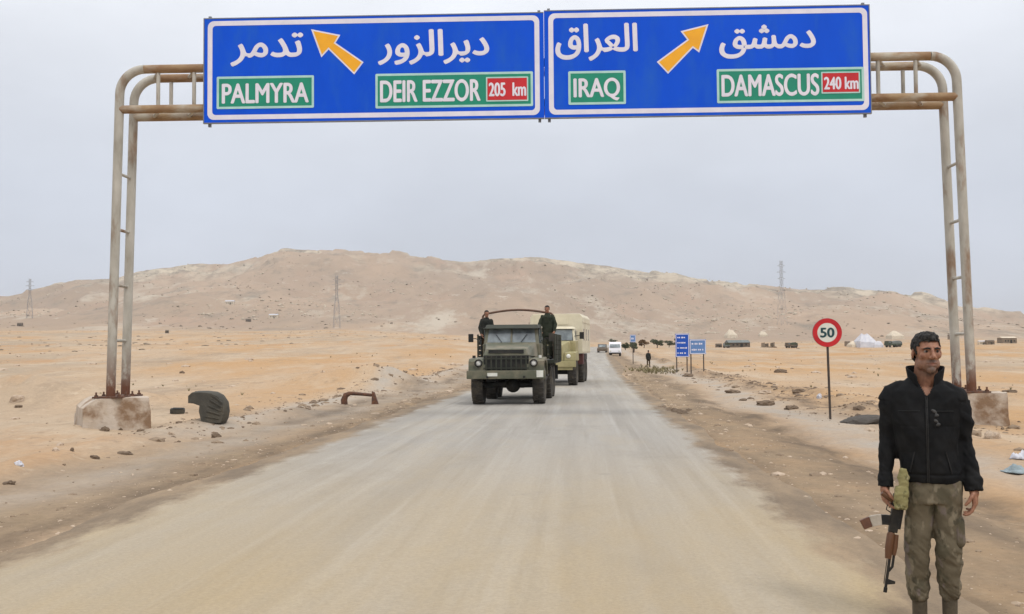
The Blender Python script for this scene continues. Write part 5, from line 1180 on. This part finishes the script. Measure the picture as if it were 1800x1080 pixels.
# white van seen head on, far along the road
def build_van():
    p = ground(1081, 626); sc = p.y / F
    g = empty('white_van', 'white van with dark windscreen parked far along the road edge', 'van', p, R(-7))
    w = 10.5 * sc; h = 24.5 * sc
    b = MB(); pr = [(-0.1 * w, 0.16 * h), (0.0, 0.40 * h), (0.10, 0.55 * h), (0.55, 0.93 * h), (0.8, h), (5.2, h), (5.3, 0.9 * h), (5.3, 0.16 * h)]
    b.prism([(y, z) for y, z in pr], -w, w, 'x'); bo = b.build('body', M['white_van'], g, 0.06)
    q = MB(); q.hexa([(-w * 0.88, 0.085, 0.60 * h), (w * 0.88, 0.085, 0.60 * h), (w * 0.88, 0.14, 0.60 * h), (-w * 0.88, 0.14, 0.60 * h), (-w * 0.80, 0.36, 0.84 * h), (w * 0.80, 0.36, 0.84 * h), (w * 0.80, 0.42, 0.84 * h), (-w * 0.80, 0.42, 0.84 * h)]); q.build('windscreen', M['glass'], g)
    MB().box((0, -0.10 * w - 0.02, 0.20 * h), (2 * w, 0.12, 0.10 * h)).build('bumper', M['black'], g, 0.02)
    for s in (-1, 1):
        MB().box((s * (w + 0.004), 2.0, 0.68 * h), (0.012, 2.6, 0.2 * h)).build('side_window', M['glass'], g)
        q = MB(); q.lathe([(0.001, -0.03), (0.12, -0.02), (0.14, 0.05)], 12, 'y', (s * w * 0.72, -0.02, 0.36 * h)); q.build('headlight', M['lamp'], g)
        for y in (0.9, 4.2): wheel_parts(g, s * (w - 0.16), y, 0.36, 0.24, s)
    p2 = ground(1058, 622); s2 = p2.y / F
    g = empty('dark_pickup', 'dark pickup parked beside the white van', 'pickup', p2, R(-7)); w = 8.5 * s2; h = 17 * s2
    b = MB(); b.prism([(0, 0.25 * h), (0, 0.55 * h), (1.3, 0.62 * h), (4.6, 0.62 * h), (4.6, 0.25 * h)], -w, w, 'x'); b.build('body', M['dark_wall'], g, 0.05)
    b = MB(); b.prism([(1.2, 0.615 * h), (1.8, h), (2.9, h), (3.2, 0.615 * h)], -w * 0.9, w * 0.9, 'x'); b.build('cab', M['dark_wall'], g, 0.05)
    q = MB(); q.hexa([(-w * 0.75, 1.27, 0.68 * h), (w * 0.75, 1.27, 0.68 * h), (w * 0.75, 1.3, 0.68 * h), (-w * 0.75, 1.3, 0.68 * h), (-w * 0.7, 1.66, 0.94 * h), (w * 0.7, 1.66, 0.94 * h), (w * 0.7, 1.7, 0.94 * h), (-w * 0.7, 1.7, 0.94 * h)]); q.build('windscreen', M['glass'], g)
    for s in (-1, 1):
        for y in (0.9, 3.6): wheel_parts(g, s * (w - 0.14), y, 0.38, 0.24, s)
build_van()

# ------------------------------------------------------------------ trees and bushes
def tree(name, label, px, pyb, hpx, wpx, m, seed, trunk=True, group=None):
    rn = np.random.RandomState(seed); p = ground(px, pyb); sc = p.y / F; H, Wd = hpx * sc, wpx * sc / 2
    g = empty(name, label, 'tree' if trunk else 'bush', p, 0, group)
    t = MB(); t.tube([(0, 0, -0.2), (0.03 * H, 0, 0.25 * H), (-0.02 * H, 0.02, 0.6 * H)], [0.05 * H, 0.04 * H, 0.015 * H], 8)
    for k in range(6):
        a = rn.rand() * 2 * PI; t.tube([(0.02 * H, 0, (0.2 + 0.06 * k) * H), (0.5 * Wd * math.cos(a), 0.5 * Wd * math.sin(a), (0.45 + 0.07 * k) * H)], [0.025 * H, 0.008 * H], 6)
    t.build('trunk' if trunk else 'stem', M['bark'], g)
    c = MB(); cl = [(rn.uniform(-0.7, 0.7) * Wd, rn.uniform(-0.6, 0.6) * Wd, rn.uniform(0.3, 0.82) * H, rn.uniform(0.3, 0.5) * Wd) for k in range(11)]
    vs, fs = [], []
    for k in range(1500):
        cx, cy, cz, r = cl[rn.randint(len(cl))]; d = rn.normal(size=3); d /= np.linalg.norm(d); rr = r * rn.uniform(0.5, 1.08)
        q = np.array([cx, cy, cz]) + d * rr * np.array([1, 1, 0.8 * H / (2.2 * Wd) if H < 2.2 * Wd else 0.9])
        q[2] = max(q[2], 0.04 * H); s_ = 0.055 * H * rn.uniform(0.6, 1.3); u = rn.normal(size=3); u /= np.linalg.norm(u); w = np.cross(u, rn.normal(size=3)); w /= np.linalg.norm(w) + 1e-9
        b0 = len(vs); vs += [q - u * s_, q + w * s_ * 0.5, q + u * s_, q - w * s_ * 0.5]; fs.append((b0, b0 + 1, b0 + 2, b0 + 3))
    c.add([tuple(v) for v in vs], fs); c.build('crown' if trunk else 'foliage', m, g)
M['leaf_brown'] = mat('brown dry leaves', (0.16, 0.085, 0.035), (0.11, 0.065, 0.03), 1.5, 0.8)
M['leaf_grey'] = mat('grey green leaves', (0.10, 0.115, 0.065), (0.075, 0.09, 0.05), 1.5, 0.8)
for i, (px, pyb, hp, wp, mk, lab) in enumerate([
        (1099, 616, 15, 16, 'leaf', 'dark green tree standing just behind the white van'),
        (1114, 620, 26, 13, 'leaf_grey', 'grey green tree below the small far blue sign'),
        (1132, 612, 16, 19, 'leaf_brown', 'rust brown dry bush between the green trees'),
        (1155, 612, 18, 22, 'leaf', 'widest dark green tree of the far roadside row'),
        (1176, 611, 13, 16, 'leaf', 'low dark green bush left of the upright blue sign'),
        (1188, 611, 17, 9, 'leaf', 'narrow dark tree whose top shows over the upright blue sign'),
        (1078, 604, 9, 18, 'leaf', 'low green tree rising behind the roof of the white van')]):
    tree('dry_bush' if 'brown' in lab else ('bush' if 'bush' in lab else 'tree'), lab, px, pyb, hp, wp, M[mk], 30 + i, 'bush' not in lab, 'trees beside the far road')

def ico(seed, sub=2, amp=0.25, flat=0.7, fr=1.6):
    bm = bmesh.new(); bmesh.ops.create_icosphere(bm, subdivisions=sub, radius=1.0)
    P_ = np.array([v.co for v in bm.verts]); n = fbm(P_[:, 0] * fr + seed * 7.1, P_[:, 1] * fr, P_[:, 2] * fr, 4)
    ch = np.round((P_ + 0.3 * n[:, None]) * 2.2) / 2.2
    P_ = P_ * (1 + amp * n)[:, None] * 0.65 + ch * 0.35
    for v, q in zip(bm.verts, P_): v.co = (q[0], q[1], q[2] * flat)
    me = bpy.data.meshes.new('stone'); bm.to_mesh(me); bm.free(); return me
# ------------------------------------------------------------------ far camp and ruins under the hill
def far(px, py): p = ground(px, py); return p, p.y / F
def shed(label, px, py, w, h, roof, wall, rz=0.0, ridge=0.35, name='shed', dpt=1.2):
    p, sc = far(px, py); W_, H_ = w * sc / 2, h * sc; D_ = W_ * dpt
    g = empty(name, label, 'building', p, rz)
    b = MB(); b.box((0, D_ / 2, H_ * (1 - ridge) / 2 - 0.3), (2 * W_ * 0.96, D_, H_ * (1 - ridge) + 0.6)); wl = b.build('wall', M[wall], g, 0.05)
    r = MB(); r.prism([(-0.06 * D_, H_ * (1 - ridge)), (D_ / 2, H_), (1.06 * D_, H_ * (1 - ridge))], -W_, W_, 'x'); r.build('roof', M[roof], g, 0.03)
    MB().box((W_ * 0.2, -0.03, H_ * 0.28), (W_ * 0.25, 0.05, H_ * 0.5)).build('doorway', M['chassis'], wl)
    for k in (-0.55, -0.2, 0.6): MB().box((W_ * k, -0.03, H_ * 0.38), (W_ * 0.16, 0.05, H_ * 0.22)).build('window', M['chassis'], wl)
def tent(label, px, py, w, h, m, rz=0.3, name='tent', peak=1):
    p, sc = far(px, py); W_, H_ = w * sc / 2, h * sc; rn = random.Random(label)
    g = empty(name, label, 'tent', p, rz); n = 5
    rd = [(-W_ * (0.75 - 0.4 * (1 - min(peak, 2) / 2)) + 1.5 * W_ * (0.75 - 0.4 * (1 - min(peak, 2) / 2)) * k / (n - 1) * 1.33, W_ * 0.6, H_ * (rn.uniform(0.78, 1.0) if k in (0, n - 1) else rn.uniform(0.86, 1.0))) for k in range(n)]
    fr = [(-W_ + 2 * W_ * k / (n - 1), -0.05 + rn.uniform(-0.1, 0.1) * W_, H_ * rn.uniform(0.30, 0.42)) for k in range(n)]; bk = [(a[0], W_ * 1.2, a[2]) for a in fr]
    q = MB(); vs = rd + fr + bk; fs = [(n + k, n + k + 1, k + 1, k) for k in range(n - 1)] + [(k, k + 1, 2 * n + k + 1, 2 * n + k) for k in range(n - 1)] + [(0, 2 * n, n), (n - 1, 2 * n - 1, 3 * n - 1)]
    q.add(vs, fs); q.build('roof_cloth', M[m], g)
    q = MB(); lo = [(a[0] * 1.05, a[1] - 0.1, -0.3) for a in fr] + [(a[0] * 1.05, a[1], -0.3) for a in bk]; top = [(a[0], a[1] + 0.02, a[2] - 0.02) for a in fr] + [(a[0], a[1], a[2] - 0.02) for a in bk]
    fs = [(k, k + 1, 2 * n + k + 1, 2 * n + k) for k in range(n - 1)] + [(n + k, n + k + 1, 3 * n + k + 1, 3 * n + k) for k in range(n - 1)] + [(0, n, 3 * n, 2 * n), (n - 1, 2 * n - 1, 4 * n - 1, 3 * n - 1)]
    q.add(lo + top, fs); q.build('wall_cloth', M[m], g)
def ruin(label, px, py, w, h, m, rz=0.0):
    p, sc = far(px, py); W_, H_ = w * sc / 2, h * sc; rn = random.Random(label); g = empty('ruin', label, 'ruin', p, rz); x = -W_
    while x < W_ - 0.4:
        ww = min(rn.uniform(0.18, 0.5) * W_, W_ - x); hh = H_ * rn.uniform(0.35, 1.0)
        MB().hexa([(x, 0, -0.4), (x + ww, 0, -0.4), (x + ww, 0.5, -0.4), (x, 0.5, -0.4), (x, 0, hh * rn.uniform(0.7, 1)), (x + ww, 0, hh), (x + ww, 0.5, hh), (x, 0.5, hh * 0.9)]).build('wall_piece', M[m if rn.random() < 0.6 else 'stone_wall'], g); x += ww + rn.choice((0.02, 0.02, 0.5))
    for k in range(3): q = link('rubble_heap', ico(rn.randint(1, 99), 2, 0.4), M['clod'], g); q.location = (rn.uniform(-W_, W_), -0.8, 0); q.scale = (W_ * 0.25, 0.6, H_ * 0.3)
def far_vehicle(label, px, py, w, h, m, rz):
    p, sc = far(px, py); W_, H_ = w * sc / 2, h * sc; g = empty('parked_truck', label, 'truck', p, rz, None)
    q = MB(); q.prism([(-W_, 0.3 * H_), (W_, 0.3 * H_), (W_, 0.55 * H_), (-W_, 0.55 * H_)], -0.9, 0.9, 'y') ; q.build('body', M[m], g)
    q = MB(); q.prism([(-W_, 0.54 * H_), (-W_ * 0.92, H_ * 0.95), (-W_ * 0.45, H_ * 0.95), (-W_ * 0.40, 0.54 * H_)], -0.85, 0.85, 'y'); q.build('cab', M[m], g)
    q = MB(); q.prism([(-W_ * 0.36, 0.54 * H_), (-W_ * 0.34, H_ * 0.86), (W_ * 0.6, H_), (W_ * 0.98, H_ * 0.8), (W_, 0.54 * H_)], -0.88, 0.88, 'y'); q.build('covered_load', M['canvas_green' if m != 'canvas_green' else 'roof_dark'], g)
    MB().box((-W_ * 0.68, -0.86, 0.76 * H_), (W_ * 0.3, 0.03, 0.22 * H_)).build('side_window', M['glass'], g)
    for x in (-0.65, 0.35, 0.7):
        for sy in (-1, 1): t = MB(); t.lathe([(0.01, -0.12), (0.2 * H_, -0.12), (0.22 * H_, 0), (0.2 * H_, 0.12), (0.01, 0.12)], 12, 'y', (x * W_, sy * 0.8, 0.22 * H_)); t.build('wheel', M['rubber'], g)
shed('long low grey roofed shed on the far plain, left of the speed sign', 1300, 611, 40, 13, 'roof_dark', 'dark_wall', 0.1)
shed('small brown hut at the left end of the far sheds', 1264, 611, 11, 7, 'dark_wall', 'dark_wall', 0, 0.3, 'hut')
tent('cream tent standing uphill behind the grey roofed shed', 1288, 595, 20, 17, 'canvas_cream', 0.4)
tent('small cream tent uphill, between the grey shed and the speed sign', 1343, 592, 14, 10, 'canvas_cream', 0.2)
ruin('broken brown walls standing on the plain between shed and speed sign', 1352, 611, 26, 9, 'dark_wall', -0.1)
far_vehicle('parked truck with covered load nearest the left side of the speed sign disc', 1391, 612, 19, 10, 'dark_wall', 0.1)
far_vehicle('parked dark truck between the small brown hut and the grey roofed shed', 1277, 612, 12, 9, 'roof_dark', -0.2)
tent('large white tent, brightest thing on the far plain', 1527, 611, 34, 26, 'canvas_white', 0.25, 'tent', 0.4)
tent('small whitish tent at the right foot of the large white tent', 1545, 611, 15, 12, 'canvas_white', -0.3)
tent('pale low tent at the left foot of the large white tent', 1505, 611, 20, 12, 'canvas_cream', 0.5)
far_vehicle('dark green truck with covered load parked right of the white tents', 1570, 611, 27, 12, 'canvas_green', 0.1)
tent('cream tent uphill behind the dark green parked truck', 1578, 596, 26, 15, 'canvas_cream', 0.3)
shed('small mud hut between the speed sign and the white tent', 1491, 609, 9, 9, 'dark_wall', 'stone_wall', 0.2, 0.2, 'hut')
shed('pale block house under the hill, right of the gantry post', 1775, 604, 28, 12, 'canvas_cream', 'stone_wall', 0.1, 0.2, 'house')
shed('low brown house just right of the gantry post', 1742, 606, 14, 8, 'dark_wall', 'stone_wall', 0.0, 0.2, 'house')
shed('white hut at the foot of the right gantry post', 1727, 606, 12, 7, 'canvas_white', 'canvas_cream', 0.0, 0.2, 'hut')
shed('brown hut left of the right gantry post, above the head of the person', 1673, 597, 10, 9, 'dark_wall', 'stone_wall', 0.0, 0.2, 'hut')
shed('dark hut alone at the far left foot of the hill', 34, 574, 9, 7, 'stone_wall', 'dark_wall', 0.0, 0.25, 'hut')
shed('tiny dark hut on the plain right of the left gantry post', 293, 586, 6, 6, 'stone_wall', 'dark_wall', 0.0, 0.25, 'hut')
shed('dark hut low on the hill left of the lattice pylon', 436, 566, 9, 6, 'stone_wall', 'dark_wall', 0.0, 0.25, 'hut')
shed('white house low on the hill left of the lattice pylon', 480, 560, 16, 8, 'canvas_white', 'canvas_cream', 0.0, 0.25, 'house')
shed('white walled house highest on the hill', 403, 536, 16, 8, 'canvas_white', 'canvas_cream', 0.0, 0.25, 'house')

def pylon(label, px, pyb, pyt, wpx):
    p, sc = far(px, pyb); H = (pyb - pyt) * sc; Wb = wpx * sc / 2
    g = empty('pylon', label, 'pylon', p, R(20), 'power pylons below the hill')
    m = MB(); lv = [0, 0.25, 0.45, 0.6, 0.72, 0.82, 0.92, 1.0]
    def hw(t): return Wb * (1 - t) + Wb * 0.16 * t if t < 0.6 else Wb * 0.30
    r = 0.095
    for a, b in zip(lv[:-1], lv[1:]):
        for sx, sy in ((-1, -1), (1, -1), (1, 1), (-1, 1)):
            m.tube([(sx * hw(a), sy * hw(a), a * H - (1 if a == 0 else 0)), (sx * hw(b), sy * hw(b), b * H)], r, 5)
        for k in range(4):
            c0 = ((-1, -1), (1, -1), (1, 1), (-1, 1))[k]; c1 = ((-1, -1), (1, -1), (1, 1), (-1, 1))[(k + 1) % 4]
            m.tube([(c0[0] * hw(a), c0[1] * hw(a), a * H), (c1[0] * hw(b), c1[1] * hw(b), b * H)], r * 0.7, 4)
            m.tube([(c1[0] * hw(a), c1[1] * hw(a), a * H), (c0[0] * hw(b), c0[1] * hw(b), b * H)], r * 0.7, 4)
    m.build('lattice_mast', M['pylon'], g)
    for z in (0.72, 0.82, 0.92):
        q = MB(); L = Wb * (1.5 if z == 0.82 else 1.2)
        for sy in (-1, 1):
            q.tube([(-L, 0, z * H), (0, sy * hw(z), z * H + 0.02 * H), (L, 0, z * H)], r * 0.8, 4); q.tube([(-L, 0, z * H), (0, sy * hw(z), z * H - 0.01 * H), (L, 0, z * H)], r * 0.8, 4)
        q.build('cross_arm', M['pylon'], g)
pylon('lattice pylon on the plain left of the trucks', 592, 577, 484, 12)
pylon('lattice pylon whose top pokes above the ridge over the speed sign', 1375, 572, 458, 13)
pylon('smallest pylon, at the far left below the ridge', 52, 560, 490, 10)

# ------------------------------------------------------------------ things lying beside the road
def stone(label, px, py, w, h, m, seed, name='stone', cat='stone', group=None):
    p = ground(px, py); sc = p.y / F; o = link(name, ico(seed, 3, 0.5, 1.0, 1.9), M[m]); rx, rz_ = w * sc / 2, h * sc * 0.62
    o.location = (p.x, p.y, p.z + rz_ * 0.12); o.scale = (rx, rx * 0.8, rz_); o.rotation_euler = (0, 0, seed * 0.9); tag(o, label, cat, group)
L_ = [(30, 706, 26, 17, 'stone', 'pale boulder on the sand bank left of the gantry footing'), (33, 716, 15, 6, 'clod', 'dark clod at the foot of the pale boulder'),
      (165, 806, 20, 8, 'clod', 'brown clod at the edge of the shoulder, left one of the pair'), (218, 799, 26, 8, 'clod', 'long brown clod at the shoulder edge, right one of the pair'),
      (16, 852, 22, 8, 'clod', 'dark flat stone nearest the left picture edge'), (127, 793, 8, 7, 'clod', 'small round dark stone on the sand above the clod pair'),
      (33, 818, 15, 10, 'canvas_white', 'white stone on the sand near the left picture edge'), (380, 769, 16, 10, 'clod', 'dark lump on the grey bank below the curved scrap'),
      (185, 757, 18, 9, 'clod', 'dark stone against the foot of the left footing'), (212, 757, 9, 8, 'clod', 'small dark stone at the front corner of the left footing'),
      (300, 764, 13, 7, 'stone', 'pale stone on the bank between footing and curved scrap'), (540, 718, 14, 8, 'stone', 'pale stone left of the bent scrap bar'),
      (320, 657, 10, 6, 'clod', 'lone dark stone out on the sand right of the gantry post'), (1345, 712, 34, 12, 'clod', 'largest dark clod of the rubble left of the speed sign'),
      (1392, 719, 26, 9, 'clod', 'dark clod nearest the speed sign pole on its left'), (1290, 691, 30, 8, 'clod', 'flat dark clod at the far end of the rubble'),
      (1405, 690, 24, 8, 'clod', 'reddish dark clod beyond the rubble, behind the speed sign pole'), (1345, 692, 24, 8, 'stone', 'pale stone lying among the dark rubble'),
      (1440, 700, 11, 10, 'canvas_white', 'white stone just left of the speed sign pole'), (1372, 655, 22, 8, 'clod', 'flat grey stone alone on the sand left of the speed sign'),
      (1306, 705, 15, 6, 'clod', 'small clod left of the largest dark clod'), (1210, 662, 22, 8, 'clod', 'brown clod in front of the upright blue sign'),
      (1745, 770, 30, 14, 'stone', 'yellowish clod on the verge behind the right hand of the person'), (1775, 690, 24, 7, 'clod', 'dark stone right of the right footing')]
for i, (px, py, w, h, m, lab) in enumerate(L_): stone(lab, px, py, w, h, m, i + 1, 'clod' if m == 'clod' and 'stone' not in lab else 'stone')

def curved_scrap():
    """a slice of a big dark pipe wall standing on end, its top lip hooked over to the left"""
    p = ground(366, 741); sc = p.y / F
    g = empty('curved_scrap', 'dark curved scrap shell standing upright in the sand right of the footing', 'scrap', p, R(8))
    out = [(-8, 0), (-13, 22), (-12, 32), (-22, 36), (-31, 37), (-31, 50), (-25, 56), (-8, 56), (8, 54), (19, 48), (27, 36), (29, 20), (27, 8), (23, 0)]
    pts = [(x * sc, z * sc - 0.03) for x, z in out]; nseg = 9; dp = 0.55
    m = MB(); n = len(pts); vs = []
    for k in range(nseg + 1):
        t_ = k / nseg; a = (t_ - 0.5) * 2
        for (x, z) in pts: vs.append((x + 0.10 * (1 - a * a), -dp / 2 + dp * t_, z * (0.96 + 0.04 * (1 - a * a))))
    fs = [(k * n + i, k * n + (i + 1) % n, (k + 1) * n + (i + 1) % n, (k + 1) * n + i) for k in range(nseg) for i in range(n)]
    m.add(vs, fs, True); m.add(vs[:n], [tuple(range(n))[::-1]]); m.add(vs[-n:], [tuple(range(n))]); m.build('shell', M['rubber_dark'], g, 0.01)
    for k in range(5): MB().box(((10 + 2 * k) * sc, -0.285, (8 + 8 * k) * sc), (0.30, 0.02, 0.03), (0, 0.2 + 0.12 * k, 0)).build('ridge', M['rubber_dark'], g, 0.005)
    p = ground(312, 727); b = empty('scrap_block', 'small dark block lying left of the curved scrap shell', 'scrap', p, 0.2); sc = p.y / F
    MB().box((0, 0, 4.5 * sc), (24 * sc, 0.2, 8 * sc), (0.1, 0.03, 0)).build('block', M['rubber_dark'], b, 0.015); MB().box((0.02, -0.03, 8.8 * sc), (18 * sc, 0.16, 1.5 * sc), (0.1, 0.03, 0)).build('cap', M['black'], b, 0.005)
curved_scrap()
def bent_bar():
    p = ground(606, 711); sc = p.y / F
    g = empty('bent_scrap', 'low bent rusty scrap hoop lying beside the left verge', 'scrap', p, 0.1)
    m = MB(); m.tube([(0, 0, -0.1), (-0.02, 0, 8 * sc), (2 * sc, 0, 16 * sc), (10 * sc, 0, 19 * sc), (30 * sc, 0.1, 17 * sc), (46 * sc, 0.2, 15 * sc)], [0.10, 0.10, 0.09, 0.06, 0.05, 0.05], 8); m.build('hoop', M['rust'], g)
    m = MB(); m.hexa([(46 * sc, 0.1, -0.1), (60 * sc, 0.1, -0.1), (60 * sc, 0.4, -0.1), (46 * sc, 0.4, -0.1), (47 * sc, 0.15, 22 * sc), (50 * sc, 0.15, 20 * sc), (52 * sc, 0.35, 19 * sc), (47 * sc, 0.35, 22 * sc)]); m.build('end_plate', M['rust'], g, 0.01)
bent_bar()
def slab():
    p = ground(1515, 744); sc = p.y / F
    o = link('broken_slab', ico(77, 3, 0.28, 1.0, 1.2), M['clod_slab']); o.location = (p.x, p.y, p.z + 0.05); o.scale = (38 * sc, 0.5, 9 * sc); o.rotation_euler = (0, -0.16, 0.1)
    tag(o, 'dark broken asphalt slab on the ground behind the person, left side', 'slab')
M['clod_slab'] = mat('broken asphalt', (0.085, 0.075, 0.065), (0.06, 0.052, 0.045), 6, 0.9, bump=0.5)
slab()
def litter(label, px, py, w, h, m, seed):
    p = ground(px, py); sc = p.y / F; bm = bmesh.new(); bmesh.ops.create_grid(bm, x_segments=16, y_segments=12, size=1.0)
    for v in bm.verts:
        r = max(abs(v.co.x), abs(v.co.y)); z = float(fbm(v.co.x * 1.7 + seed * 3, v.co.y * 1.7, seed, 4)); v.co.z = max(0.0, (0.6 + 0.7 * z) * (1 - r**3)) + 0.02
        v.co.x += 0.12 * float(vnoise(v.co.y * 2.0, seed)); v.co.y += 0.12 * float(vnoise(v.co.x * 2.0, seed + 5))
    me = bpy.data.meshes.new('plastic_sheet'); bm.to_mesh(me); bm.free(); me.polygons.foreach_set('use_smooth', [True] * len(me.polygons))
    o = link('plastic_sheet', me, M[m]); o.location = p; o.scale = (w * sc / 2, w * sc / 2 * 0.8, h * sc); o.rotation_euler = (0, 0, seed); md = o.modifiers.new('t', 'SOLIDIFY'); md.thickness = 0.01
    tag(o, label, 'litter')
M['plastic_blue'] = mat('faded blue grey plastic', (0.27, 0.33, 0.35), (0.20, 0.24, 0.25), 3, 0.5)
litter('crumpled blue grey plastic sheet on the verge at the right picture edge', 1786, 830, 46, 16, 'plastic_blue', 2)
litter('crumpled white plastic sheet behind the blue grey one', 1790, 806, 30, 14, 'canvas_white', 4)

# black scars of scorched dirt and crumbled asphalt at the right road edge
def crumble():
    rn = np.random.RandomState(5); vs, fs = [], []
    base = [np.array(v.co) for v in ico(3, 1, 0.3, 0.7).vertices]; tri = [tuple(q.vertices) for q in ico(3, 1, 0.3, 0.7).polygons]
    def put(x, y, r, store, z=None):
        b0 = len(store[0]); a = rn.rand() * 6.28; ca, sa = math.cos(a), math.sin(a); z = tz(x, y) if z is None else z; k = rn.uniform(0.7, 1.3, 3)
        for q in base: store[0].append((x + r * (q[0] * ca * k[0] - q[1] * sa * k[1]), y + r * (q[0] * sa * k[0] + q[1] * ca * k[1]), z + r * q[2] * k[2] * 0.8 - 0.05 * r))
        store[1].extend(tuple(b0 + i for i in t_) for t_ in tri)
    return put, rn
put, rn = crumble()
A_, B_, D_ = ([], []), ([], []), ([], [])
todo = []
for k in range(9000):
    y = 4.0 + 66 * rn.rand()**1.6; side = rn.rand()
    if side < 0.5: l = ROAD_L - abs(rn.normal(0.15, 0.9)) if rn.rand() < 0.55 else ROAD_L - rn.uniform(0, 12)
    else: l = ROAD_R + abs(rn.normal(0.1, 0.9)) if rn.rand() < 0.55 else ROAD_R + rn.uniform(0, 12)
    todo.append((float(road_x(y)) + l, y, min(0.007 * (rn.pareto(2.2) + 0.7), 0.09) * (1 + y / 60.0), A_ if rn.rand() < 0.5 else B_))
for k in range(2600):                         # rubble berm on the right and the crumbled bank on the left
    y = 19 + 46 * rn.rand(); l = 7.3 + rn.normal(0, 0.8) + 0.6 * math.sin(y * 0.7) if rn.rand() < 0.6 else -8.6 + rn.normal(0, 0.7)
    todo.append((float(road_x(y)) + l, y, min(0.022 * (rn.pareto(2.0) + 0.6), 0.16), D_ if rn.rand() < 0.55 else B_))
for k in range(1500):
    y = 4.0 + 40 * rn.rand()**1.5; l = rn.uniform(ROAD_L, ROAD_R); todo.append((float(road_x(y)) + l, y, 0.004 + 0.006 * rn.rand() + y * 0.0001, B_ if rn.rand() < 0.5 else A_))
_z = terrain(np.array([q[0] for q in todo]), np.array([q[1] for q in todo]))
for q, z in zip(todo, _z): put(*q, float(max(z, -0.01 if ROAD_L < lateral(q[0], q[1]) < ROAD_R else z)))
for k in range(160):                          # dark crumbs at the broken right road edge
    t_ = rn.rand(); p = ground(1132 + 70 * t_ + rn.normal(0, 5), 714 + 12 * t_ + rn.normal(0, 2)); put(p.x, p.y, rn.uniform(0.03, 0.10), D_)
for nm, st, m in (('pale_gravel', A_, 'stone'), ('brown_gravel', B_, 'gravel_brown'), ('dark_rubble', D_, 'clod')):
    if m == 'gravel_brown' and m not in M: M[m] = mat('brown gravel', (0.27, 0.20, 0.135), (0.20, 0.145, 0.10), 8, 0.95)
    me = bpy.data.meshes.new(nm); me.from_pydata(st[0], [], st[1]); me.update(); o = link(nm, me, M[m])
    tag(o, {'pale_gravel': 'pale gravel scattered along both verges', 'brown_gravel': 'brown gravel scattered along both verges', 'dark_rubble': 'dark crumbled rubble along the verges'}[nm], 'gravel', None, 'stuff')

# dry weeds
vs, fs = [], []
for k in range(230):
    if k < 150: p = ground(1150 + rn.normal(0, 22), 652 + rn.normal(0, 3)); x, y = p.x, p.y
    else:
        y = 14 + 90 * rn.rand(); l = rn.choice((-1, 1)) * rn.uniform(7, 22) - 1.2; x = float(road_x(y)) + l
    z = tz(x, y); hgt = rn.uniform(0.05, 0.16) * (1.6 if k < 150 else 1.0)
    for j in range(9):
        a = rn.rand() * 6.28; d = rn.uniform(0.3, 1.0) * hgt; w = 0.012 + y * 0.0002; b0 = len(vs)
        vs += [(x - w * math.sin(a), y + w * math.cos(a), z - 0.02), (x + w * math.sin(a), y - w * math.cos(a), z - 0.02), (x + d * math.cos(a), y + d * math.sin(a), z + hgt)]; fs.append((b0, b0 + 1, b0 + 2))
me = bpy.data.meshes.new('dry_weeds'); me.from_pydata(vs, [], fs); me.update()
tag(link('dry_weeds', me, M['weed']), 'tufts of dry weeds on the verges', 'weeds', None, 'stuff')

# rocks and scrub on the hill, scrub on the plain
def speckle(nm, label, m, n, r0_, r1_, s0, s1, seed, flat, clump):
    q = np.random.RandomState(seed); st = ([], []); az = q.uniform(-0.50, 0.50, n * 4); r = r0_ + (r1_ - r0_) * q.rand(n * 4)**0.9; x, y = r * np.sin(az), r * np.cos(az)
    keep = (fbm(x / 90.0, y / 160.0, seed, 4) > clump) & (np.abs(lateral(x, y)) > 9); x, y, r = x[keep][:n], y[keep][:n], r[keep][:n]; z = terrain(x, y)
    b_ = ico(seed, 1, 0.35, flat); base = np.array([v.co[:] for v in b_.vertices]); tri = np.array([list(p.vertices) for p in b_.polygons]); nv = len(base)
    sc_ = (s0 + (s1 - s0) * q.rand(len(x))**2.5)[:, None, None] * q.uniform(0.7, 1.3, (len(x), 1, 3)); a = q.rand(len(x)) * 6.28
    V = base[None] * sc_; ca, sa = np.cos(a)[:, None], np.sin(a)[:, None]
    V = np.stack([V[..., 0] * ca - V[..., 1] * sa, V[..., 0] * sa + V[..., 1] * ca, V[..., 2]], -1) + np.stack([x, y, z], -1)[:, None, :]
    T = (tri[None] + (np.arange(len(x)) * nv)[:, None, None]).reshape(-1, 3)
    me = bpy.data.meshes.new(nm); me.from_pydata(V.reshape(-1, 3).tolist(), [], T.tolist()); me.update(); tag(link(nm, me, M[m]), label, 'rocks' if 'rock' in nm else 'scrub', None, 'stuff')
M['scrub'] = mat('dark dry scrub', (0.21, 0.165, 0.115), (0.155, 0.125, 0.09), 0.5, 0.95)
M['hill_stone'] = mat('pale hill rock', (0.46, 0.39, 0.30), (0.36, 0.30, 0.23), 0.2, 0.95)
speckle('hill_rocks', 'pale rocks scattered over the hillside', 'hill_stone', 2400, 900, 1890, 0.6, 2.8, 61, 0.5, 0.05)
speckle('hill_scrub', 'dark scrub scattered over the hillside', 'scrub', 1300, 800, 1800, 0.5, 1.8, 67, 0.6, -0.05)
speckle('plain_scrub', 'low dry scrub scattered over the sand plain', 'scrub', 900, 70, 700, 0.10, 0.55, 71, 0.45, 0.0)
speckle('plain_rocks', 'small pale rocks scattered over the sand plain', 'stone', 900, 40, 500, 0.06, 0.40, 73, 0.5, -0.1)
